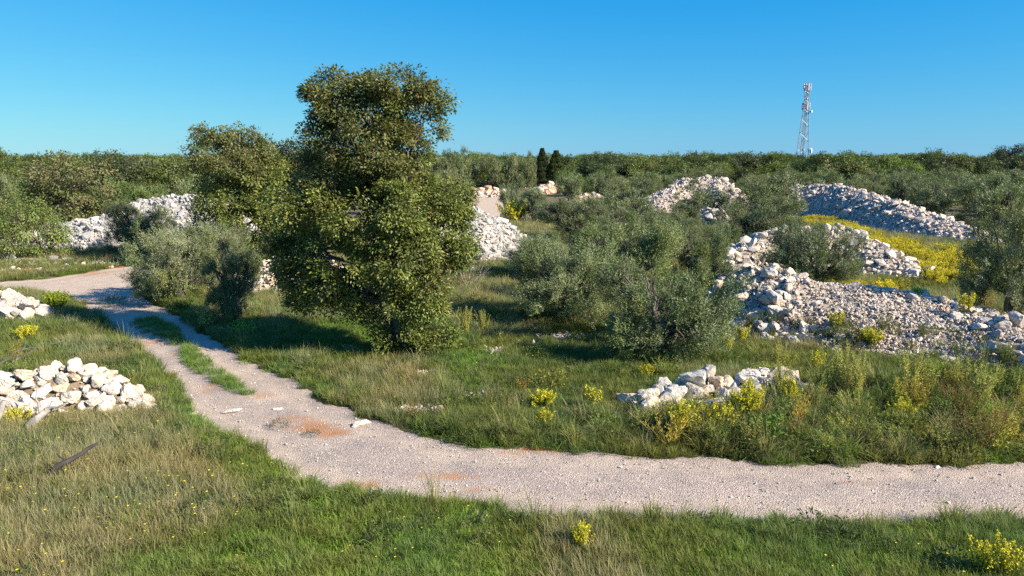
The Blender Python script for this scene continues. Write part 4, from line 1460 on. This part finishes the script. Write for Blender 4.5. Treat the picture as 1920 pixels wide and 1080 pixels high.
mb = (track_sd(BB) < -.28) & (heap_z(BB) < .3) & (RNG.random(len(BB)) < bl) & (bare(BB) < .3)
BBm = BB[mb]
HUES = np.array([[1.3, 1.3, 1.1], [1.9, 1.75, 1.0], [.7, .8, .65], [1.8, 1.35, .95], [1.1, 1.5, .75], [1.7, 1.7, 1.4], [1.0, 1.15, .9]])
put('undergrowth', 'tangled feathery weeds along the far side of the gravel track', 'weeds', T_BUSH, BBm, .85, 1.55, HUES[RNG.integers(0, 7, len(BBm))] * RNG.uniform(.85, 1.15, (len(BBm), 1)), tilt=.2,
    hz=RNG.uniform(.55, 1.1, len(BBm)) * np.where(inside(BBm, BELT_R), 1.05, .85))
FT = view_points(16000, 11, 34, 1.2)
fw = np.clip(sdf(FT, BELT) / .4 + .5, 0, 1) * .30 + .012 + .10 * np.clip(1 - np.abs(track_sd(FT) + .4) / .4, 0, 1)
mf = (track_sd(FT) < -.2) & (heap_z(FT) < .1) & (RNG.random(len(FT)) < fw) & (bare(FT) < .3)
FT = FT[mf]
put('tussock_grass', 'arching grass tussocks and tall seed stems along the track edges', 'grass', T_FOUNT, FT, .6, 1.35, np.minimum(HUES, 1.35)[RNG.integers(0, 7, len(FT))] * RNG.uniform(.85, 1.15, (len(FT), 1)), tilt=.15)
# loose gravel on the track, stone chips in bare patches
GVP = [mesh_np('chip', V, None, T, None, M_STONE) for V, T in PEB]
GV = view_points(30000, 10.5, 32, 1.5)
sv = track_sd(GV)
mg = ((sv > .1) & ~inside(GV, STRIP)) | ((bare(GV) > .45) & (RNG.random(len(GV)) < .9) & (sv < 0))
GV = GV[mg]
sg_ = np.exp(RNG.normal(math.log(.022), .5, len(GV)))
scatter('loose_gravel', 'loose limestone chips strewn over the track and bare patches', 'gravel', GVP, np.column_stack([GV, np.where(track_sd(GV) > 0, .004, hgt(GV))]), rots(len(GV), .4),
        np.repeat(sg_[:, None], 3, 1), RNG.integers(0, 6, len(GV)), np.ones((len(GV), 3)))
# chips larger in the shady stony patch
CB = np.vstack([spot(1040, 635) + RNG.normal(0, 1, (420, 2)) * (1.1, .45), spot(930, 660) + RNG.normal(0, 1, (90, 2)) * (.4, .35), spot(890, 745) + RNG.normal(0, 1, (160, 2)) * (.4, .22),
                spot(785, 772) + RNG.normal(0, 1, (150, 2)) * (.5, .2), spot(795, 702) + RNG.normal(0, 1, (110, 2)) * (.5, .2), spot(1040, 700) + RNG.normal(0, 1, (10, 2)) * .4,
                spot(100, 497) + RNG.normal(0, 1, (160, 2)) * (3.2, 1.0), spot(30, 510) + RNG.normal(0, 1, (90, 2)) * (2, .6), spot(200, 495) + RNG.normal(0, 1, (60, 2)) * (1.5, .7),
                spot(910, 368) + RNG.normal(0, 1, (260, 2)) * (3, 2.2), spot(1022, 352) + RNG.normal(0, 1, (160, 2)) * (2, 3), spot(1370, 680) + RNG.normal(0, 1, (60, 2)) * (.8, .5),
                spot(100, 560) + RNG.normal(0, 1, (40, 2)) * (1.0, .7), spot(80, 610) + RNG.normal(0, 1, (50, 2)) * (.8, .4)])
cs = np.exp(RNG.normal(math.log(.09), .4, len(CB))) * np.where(CB[:, 1] > 80, 4.5, np.where(CB[:, 1] > 35, 2.2, 1))
pal_c = np.vstack([WHITE, RUST])
obj('stone_chips', rubble_mesh('stone_chips', np.column_stack([CB, hgt(CB) + cs * .12]), cs, pal_c), kind='stuff', color=(1, 1, 1), label='scattered pale and rusty stone chips in bare patches of the meadow', cat='stones')

# yellow dots of hawkweed
T_DOT = []
for _ in range(3):
    a_ = Acc()
    h_ = .34
    tube(a_, [(0, 0, 0), (.03, .01, h_ * .6), (.05, .02, h_)], [.003, .003, .002], 3, (.1, .13, .04), False)
    c_ = np.array([.05, .02, h_ + .004])
    th = np.linspace(0, 6.283, 8, endpoint=False)
    rim = np.stack([np.cos(th) * .019, np.sin(th) * .019, np.full(8, .008)], 1) + c_
    a_.add(np.vstack([c_[None], rim]), None, [(0, 1 + i, 1 + (i + 1) % 8) for i in range(8)], (.75, .62, .03))
    T_DOT.append(a_.mesh('hawkweed', M_GRASS))
DT = view_points(5000, 10, 26, 1.2)
dw = np.clip(sdf(DT, DRYZ) / 1 + .5, 0, 1) * .30 + .03 + .14 * inside(DT, poly((850, 640), (1000, 650), (1060, 700), (900, 720))) + .10 * inside(DT, LUSH2) + .08 * inside(DT, LUSHZ)
dw *= .25 + 1.4 * patchy(DT, .9, .45, .65, 55)
md_ = (track_sd(DT) < -.2) & (RNG.random(len(DT)) < dw) & (heap_z(DT) < .05)
DT = DT[md_]
put('hawkweed_flowers', 'tiny yellow flower heads dotted through the grass', 'flowers', T_DOT, DT, .8, 1.25, np.ones((len(DT), 3)))


# ------------------------------------------------------------------ single plants one can point to
def gold_acc(h, spread, n, bloom=.8, seed=0):
    """goldenrod-like inula: leafy upright stems, upper third crowded with yellow flowers"""
    st, fl = Acc(), Acc()
    for i in range(n):
        a = RNG.uniform(0, 6.283)
        r = spread * math.sqrt(RNG.random())
        b = np.array([math.cos(a) * .07, math.sin(a) * .07, -.02])
        t = np.array([math.cos(a) * r, math.sin(a) * r, h * RNG.uniform(.65, 1.08) * (1 - .25 * r / spread)])
        spray(st, b, t, 30, .08, [(.17, .21, .05), (.21, .24, .06), (.13, .17, .045)], .3)
        k = int(46 * bloom)
        tt = RNG.uniform(.5, 1.03, k)
        P = b + (t - b) * tt[:, None] + RNG.normal(0, .022, (k, 3)) * (1.4 - tt)[:, None] * 1.6
        D = RNG.normal(0, 1, (k, 3)) + np.array([0, 0, .8])
        leaves(fl, P, D, RNG.normal(0, 1, (k, 3)), RNG.uniform(.03, .055, k), RNG.uniform(.025, .042, k),
               np.array([(.74, .64, .03), (.60, .56, .04), (.46, .46, .06)])[RNG.integers(0, 3, k)] * RNG.uniform(.8, 1.2, (k, 1)))
    return st, fl


GOLD = []
for hh, sp, n, bl_ in ((.75, .36, 26, 1.0), (.6, .45, 30, 1.1), (.85, .3, 18, .7)):
    s_, f_ = gold_acc(hh, sp, n, bl_)
    GOLD.append((s_.mesh('stems', M_PLANT), f_.mesh('flowers', M_PLANT)))


def gold(label, px, py, k, sc, tint=(1, 1, 1), hs=1.0):
    p = spot(px, py)
    r = empty('yellow_inula_plant', (p[0], p[1], ground_z(p)), label, 'flowering plant', 'yellow flowering plants', RNG.uniform(0, 6), (sc * 1.3, sc * 1.3, sc * hs * 1.3))
    s_, f_ = GOLD[k]
    obj('stems', s_, r, color=tint, kind='stuff')
    obj('flowers', f_, r, color=tint, kind='stuff')


for lab, px, py, k, sc in [('narrow yellow flowering plant midway along the far verge', 1115, 772, 2, .75), ('spreading yellow flowering plant left of the narrow one', 1015, 768, 1, .7), ('low yellow plant beneath the spreading one near the track', 1022, 805, 0, .5),
                           ('bright yellow plant right in front of the white boulder row', 1402, 792, 0, 1.05), ('bright yellow plant below the boulder row, second from its right end', 1352, 808, 1, .85), ('pale yellow plant in front of the boulder row left end', 1278, 822, 0, .95),
                           ('yellow plant left of the boulder pair beside the weeds', 1478, 768, 0, .8), ('yellow plant halfway up the stone spread, left of the dome-shaped one', 1562, 648, 2, .8), ('dome-shaped bright yellow plant on the stone spread', 1626, 662, 1, .8),
                           ('yellow-green plant among the big cream blocks', 1392, 648, 2, .8), ('tall thin yellow plant at the right of the stone spread', 1800, 648, 2, .85), ('small yellow-green plant near the middle of the stone spread', 1715, 622, 1, .45),
                           ('single yellow plant in the grass below the track', 1090, 1036, 0, .5), ('yellow flower spikes at the bottom right corner, outer', 1892, 1098, 2, .75), ('yellow flower spikes at the bottom right corner, inner', 1842, 1092, 2, .7),
                           ('yellow flowering plant at the foot of the left stone heap', 38, 800, 1, .6), ('yellow-leaved plant above the left stone heap', 48, 640, 1, .75), ('dark green bushy plant at the grass edge of the track bend', 105, 585, 1, 1.1),
                           ('yellow plant beside the clearing below the blue-green olive', 963, 420, 1, 3.0), ('yellow-green plant left of the foot of the tallest weed clump', 1530, 700, 2, .7), ('yellow-green plant below the front olive', 1215, 712, 1, .55),
                           ('yellow-green plant among weeds right of the boulder row', 1690, 800, 0, .75)]:
    gold(lab, px, py, k, sc, (.45, .6, .5) if 'dark green' in lab else (1, 1, 1), 1.0)
# the yellow field behind the stone mound reads as one mass
T_GF = []
for _ in range(4):
    s_, f_ = gold_acc(.8, .42, 16, 1.1)
    s_.add(np.concatenate(f_.V), np.concatenate(f_.Q), None, np.concatenate(f_.C))
    T_GF.append(s_.mesh('goldfield', M_GRASS))
YF = np.column_stack([RNG.uniform(YFIELD[:, 0].min(), YFIELD[:, 0].max(), 9000), RNG.uniform(YFIELD[:, 1].min(), YFIELD[:, 1].max(), 9000)])
YF = YF[inside(YF, YFIELD) & (heap_z(YF) < .3)]
YF = YF[RNG.random(len(YF)) < .06 + .94 * patchy(YF, .33, .46, .56, 60)][:620]
Y2 = poly((1505, 552), (1690, 548), (1700, 556), (1640, 562), (1505, 560))
Y2P = np.column_stack([RNG.uniform(Y2[:, 0].min(), Y2[:, 0].max(), 400), RNG.uniform(Y2[:, 1].min(), Y2[:, 1].max(), 400)])
YF = np.vstack([YF, Y2P[inside(Y2P, Y2)][:34]])
scatter('yellow_field', 'mass of yellow flowering plants between stone mound and stone ridge', 'flowers', T_GF, np.column_stack([YF, np.maximum(hgt(YF), heap_z(YF))]), rots(len(YF), .08),
        RNG.uniform(.7, 1.25, (len(YF), 1)) * np.array([[1.15, 1.15, .85]]), RNG.integers(0, 4, len(YF)), RNG.uniform(.6, 1.35, (len(YF), 1)) * np.array([[1.06, 1.0, 1]]))


def plant(name, label, cat, px, py, acc, sc, group, tint=(1, 1, 1)):
    p = spot(px, py)
    r = empty(name, (p[0], p[1], ground_z(p)), label, cat, group, RNG.uniform(0, 6), (sc, sc, sc))
    obj('foliage', acc if not isinstance(acc, Acc) else acc.mesh('foliage', M_PLANT), r, color=tint, kind='stuff')


FEA = [feathery(1.15, .36, 22, 130, .085, YGR, .26).mesh('fleabane', M_PLANT), feathery(1.05, .38, 22, 120, .085, GRN[:1] + YGR, .26).mesh('fleabane', M_PLANT)]
for lab, px, py, k, sc in [('tall plume-like weed clump below the stone spread, largest', 1565, 752, 0, 1.1), ('plume-like weeds close right of the largest clump', 1600, 758, 0, .95), ('plume-like weeds in the middle of the right verge', 1700, 752, 0, 1.05),
                           ('thin plume-like weeds next right of the middle clump', 1738, 748, 1, .85), ('plume-like weeds third from the right picture edge', 1800, 752, 1, .8), ('plume-like weeds near the right picture edge', 1852, 760, 1, .85),
                           ('plume-like weeds at the right picture edge', 1905, 766, 1, .8), ('upright weeds right of the foot of the tall tree', 872, 632, 0, .75), ('upright weeds beside the shaded grass, right of the first', 905, 628, 1, .7),
                           ('dry plume-like weeds standing by the boulder pair', 1465, 752, 1, .8)]:
    plant('fleabane_weed', lab, 'weed', px, py, FEA[k], sc * 1.2, 'plume-like weeds', (1.45, 1.4, 1.2))
plant('broom_bush', 'big rounded yellow-green bush with rusty sprays beside the track', 'bush', 1835, 848, feathery(.95, .95, 70, 46, .06, YGR + GRN[1:2] + [(.3, .19, .07)], .22, (.26, .14, .05)), 1.25, None)
plant('broom_bush', 'tuft of rusty red dry stems behind the rounded yellow-green bush', 'bush', 1800, 800, feathery(.95, .55, 44, 20, .05, [(.38, .20, .08), (.32, .17, .07), (.25, .18, .07)], .16, (.36, .17, .07)), 1.25, None)
plant('dark_bramble', 'dark green bramble thicket below the right end of the stone spread', 'bush', 1850, 735, herb(2600, 1.3, .75, .06, [(.035, .055, .016), (.05, .07, .02), (.06, .085, .03)], .6), 1.0, None)
plant('dark_bramble', 'dark green bramble beside the track above the left heap', 'bush', 235, 668, herb(700, .55, .5, .06, [(.04, .065, .016), (.06, .085, .02)], .6), 1.0, None)
plant('grey_weed', 'small greyish weed growing in the track centre', 'weed', 525, 800, herb(240, .26, .2, .05, [(.11, .12, .07), (.14, .14, .09)], .3), 1.0, 'weeds in the track')
plant('grey_weed', 'small brown weed in the track beside the red patch', 'weed', 585, 816, herb(150, .2, .14, .05, [(.12, .1, .05), (.09, .09, .04)], .3), 1.0, 'weeds in the track')
for lab, px, py, sc in [('low green tuft in the shaded part of the track', 215, 572, 1.3), ('grassy tuft in the middle of the upper track', 208, 562, 1.6)]:
    plant('track_tuft', lab, 'weed', px, py, tuft(120, .4, (.1, .25), .012, MID0, MID1, .5, .7), sc, 'weeds in the track')

# dead wood
M_DEAD = plain_mat('weathered_dead_wood', (.30, .275, .25), .9, 0, .4)
M_DEADG = plain_mat('grey_twig', (.17, .155, .14), .9, 0, .4)
M_BURNT = plain_mat('blackened_wood', (.045, .04, .036), .9, 0, .4)


def wood(name, label, px, py, branches, mat, cat='branch'):
    p = spot(px, py)
    acc = Acc()
    for pts, r in branches:
        P = limb(pts[0], pts[1], pts[2] if len(pts) > 2 else 0, 7, .04)
        tube(acc, P, np.linspace(r, r * .35, 7) * RNG.uniform(.85, 1.15, 7), 8)
    return obj(name, acc.mesh(name, mat, True), None, (p[0], p[1], ground_z(p)), (1, 1, 1), None, label, cat)


wood('dead_log', 'thick grey dead log leaning against the left stone heap', 45, 812, [(((0, 0, -.05), (.55, .35, .62)), .13), (((.4, .25, .45), (.95, .3, .6)), .04), (((.3, .2, .4), (.1, .5, 1.0)), .03)], M_DEAD, 'log')
wood('dead_log', 'grey dead branch stump at the left picture edge', -2, 815, [(((-.2, 0, -.05), (.15, .1, .75)), .14)], M_DEAD, 'log')
wood('dead_branch', 'thin bare grey branch arching over the left stone heap', 15, 770, [(((-.6, 0, .2), (.9, .3, .9), .1), .022), (((.2, .1, .55), (1.4, .4, 1.05), .08), .012), (((.3, .1, .6), (.6, .2, 1.1), .05), .01)], M_DEADG)
wood('fallen_branch', 'short blackened branch lying in the left dry grass', 92, 908, [(((-.1, -.1, .08), (.8, .45, .62), .02), .075), (((.3, .15, .3), (.1, .2, .5), .02), .03)], M_BURNT)
wood('dry_stalks', 'arching dry grey stalks at the foot of the tall tree', 715, 668, [(((i * .12, 0, 0), (-.25 + i * .07, -.2, .55 + .1 * (i % 3)), .15), .008) for i in range(8)] + [(((-1 + i * .1, 0, 0), (-1.4 + i * .1, -.1, .4), .15), .007) for i in range(5)], M_DEAD, 'stalks')

M_STAKE = plain_mat('red_painted_stake', (.42, .06, .035), .7)
p_ = spot(202, 492)
acc = Acc()
boxm(acc, (0, 0, .33), (.07, .07, .7))
boxm(acc, (0, 0, .70), (.05, .05, .05))
obj('survey_stake', acc.mesh('survey_stake', M_STAKE), None, (p_[0], p_[1], 0), None, None, 'red wooden marker stake on the bank beside the track bend', 'stake')

# far clearing: pale earth track and red boulder bank
clr = poly((845, 378), (890, 373), (948, 372), (946, 380), (985, 384), (1040, 390), (1000, 398), (945, 402), (930, 410), (895, 404), (868, 396))
px_, py_ = np.meshgrid(np.arange(clr[:, 0].min() - 4, clr[:, 0].max() + 4, .6), np.arange(clr[:, 1].min() - 4, clr[:, 1].max() + 4, .6))
CPt = np.stack([px_.ravel(), py_.ravel()], 1)
ci_ = np.arange(len(CPt)).reshape(px_.shape)
CQ = np.stack([ci_[:-1, :-1], ci_[:-1, 1:], ci_[1:, 1:], ci_[1:, :-1]], -1).reshape(-1, 4)
CQ = CQ[((sdf(CPt, clr) + (fbm(CPt[:, 0] * .22, CPt[:, 1] * .12, 3) - .5) * 7)[CQ] > 0).any(1)]
cme = mesh_np('path', np.column_stack([CPt, hgt(CPt) * 0 + .16]), CQ, None, np.tile([.25, 1.0, 0], (len(CPt), 1)), M_GRAVEL, True)
obj('path', cme, kind='structure', label='pale bare earth path in the far clearing', cat='path')
build_heap('low bank of rusty and white rocks at the back of the far clearing', [(868, 370, .9, 1.6), (905, 368, 1.1, 1.7), (940, 367, 1.0, 1.6)], RUST, 70, .85, 300, .35, 'rusty rock banks', core_tint=(.78, .6, .47))
build_heap('rusty rock bank seen between two olives right of the clearing', [(1008, 364, 1.0, 2), (1036, 358, 1.5, 2.4)], RUST, 40, .9, 200, .4, 'rusty rock banks', core_tint=(.78, .6, .47))
build_heap('rusty rock bank behind the wide olive near the rounded heap', [(1085, 378, .8, 2), (1115, 376, .8, 2)], RUST, 24, .8, 120, .4, 'rusty rock banks', core_tint=(.78, .6, .47))

# ------------------------------------------------------------------ telecom mast
M_STEEL = plain_mat('galvanised_steel', (.34, .37, .42), .5, .3, .12)
M_WHITEP = plain_mat('antenna_plastic', (.6, .62, .66), .4, 0, .05)
M_CABLE = plain_mat('cable_tray', (.24, .19, .17), .7, 0, .2)
YT = 235.0
bx_, _ = at(1502, 296, YT)
zt = at(1511, 150, YT)[1]
mast = empty('telecom_mast', (bx_, YT, 0), 'steel lattice telecom mast with antenna panels rising over the skyline', 'mast')
HT = zt
w0, w1 = 2.6, .82
angs = [math.radians(a) for a in (200, 320, 80)]


def leg_at(i, z):
    t = min(1.0, z / (HT * .78))
    r = w0 + (w1 - w0) * t
    return np.array([math.cos(angs[i]) * r + t * .45, math.sin(angs[i]) * r, z])


for i in range(3):
    a = Acc()
    tube(a, [leg_at(i, z) for z in (0, HT * .3, HT * .6, HT * .78, HT * .985)], [.13, .12, .11, .1, .09], 6)
    obj('leg', a.mesh('leg', M_STEEL), mast)
zs = [0]
while zs[-1] < HT * .95:
    zs.append(zs[-1] + max(1.0, 3.4 - 2.6 * zs[-1] / HT))
for j in range(len(zs) - 1):
    a = Acc()
    for i in range(3):
        k = (i + 1) % 3
        tube(a, [leg_at(i, zs[j + 1]), leg_at(k, zs[j + 1])], .045, 4)
        if j % 2:
            tube(a, [leg_at(i, zs[j]), leg_at(k, zs[j + 1])], .055, 4)
        else:
            tube(a, [leg_at(k, zs[j]), leg_at(i, zs[j + 1])], .055, 4)
    obj('bracing', a.mesh('bracing', M_STEEL), mast)
a = Acc()
for sx in (-.18, .18):
    tube(a, [(sx * .9, -.9, 0), (sx + .43, -.35, HT * .78), (sx + .45, -.3, HT * .97)], .08, 4)
for z in np.arange(1, HT * .95, .5):
    t = min(1, z / (HT * .78))
    boxm(a, (.43 * t, -.9 + .55 * t, z), (.4, .06, .06))
obj('cable_ladder', a.mesh('cable_ladder', M_CABLE), mast)
for zz, rr in ((HT * .90, .95), (HT * .71, 1.0)):
    a = Acc()
    th = np.linspace(0, 6.283, 13)
    tube(a, np.stack([np.cos(th) * rr + .45, np.sin(th) * rr, np.full(13, zz)], 1), .06, 5, cap=False)
    tube(a, np.stack([np.cos(th) * rr + .45, np.sin(th) * rr, np.full(13, zz + 1.4)], 1), .05, 5, cap=False)
    for i in range(6):
        q = i * math.pi / 3
        tube(a, [(.45, 0, zz), (math.cos(q) * rr + .45, math.sin(q) * rr, zz)], .05, 4)
    obj('platform_ring', a.mesh('platform_ring', M_STEEL), mast)
    for i in range(7):
        q = i * 2 * math.pi / 7 + .3
        a = Acc()
        R = np.array(Matrix.Rotation(q, 3, 'Z'))
        boxm(a, (0, 0, 0), (.16, .3, 2.1), R=R)
        boxm(a, tuple(R @ np.array([-.15, 0, .6])), (.2, .12, .12), R=R)
        boxm(a, tuple(R @ np.array([-.15, 0, -.6])), (.2, .12, .12), R=R)
        obj('antenna_panel', a.mesh('antenna_panel', M_WHITEP), mast, loc=(math.cos(q) * (rr + .15) + .45, math.sin(q) * (rr + .15), zz + .9))
for z, q, r in ((HT * .16 + 4, -.2, .85), (HT * .685, -.6, .4), (HT * .50, -1.9, .4), (HT * .30, -2.3, .35)):
    a = Acc()
    c0 = leg_at(1, z) if q > -1 else np.array([.3, -.9, z])
    d = np.array([math.cos(q), math.sin(q) * .6 - .5, 0])
    d /= np.linalg.norm(d)
    tube(a, [c0, c0 + d * .5, c0 + d * .52, c0 + d * 1.0], [.12, .12, r, r], 14)
    obj('dish_antenna', a.mesh('dish_antenna', M_WHITEP), mast)
for zz in np.arange(HT * .79, HT * .89, .75):
    a = Acc()
    boxm(a, (.45 + .7 * math.cos(zz * 5), .6 * math.sin(zz * 5), zz), (.35, .3, .55))
    obj('radio_box', a.mesh('radio_box', M_WHITEP), mast)
a = Acc()
tube(a, [(.45, 0, HT * .97), (.45, 0, HT + 1.0)], [.05, .02], 5)
obj('lightning_rod', a.mesh('lightning_rod', M_STEEL), mast)
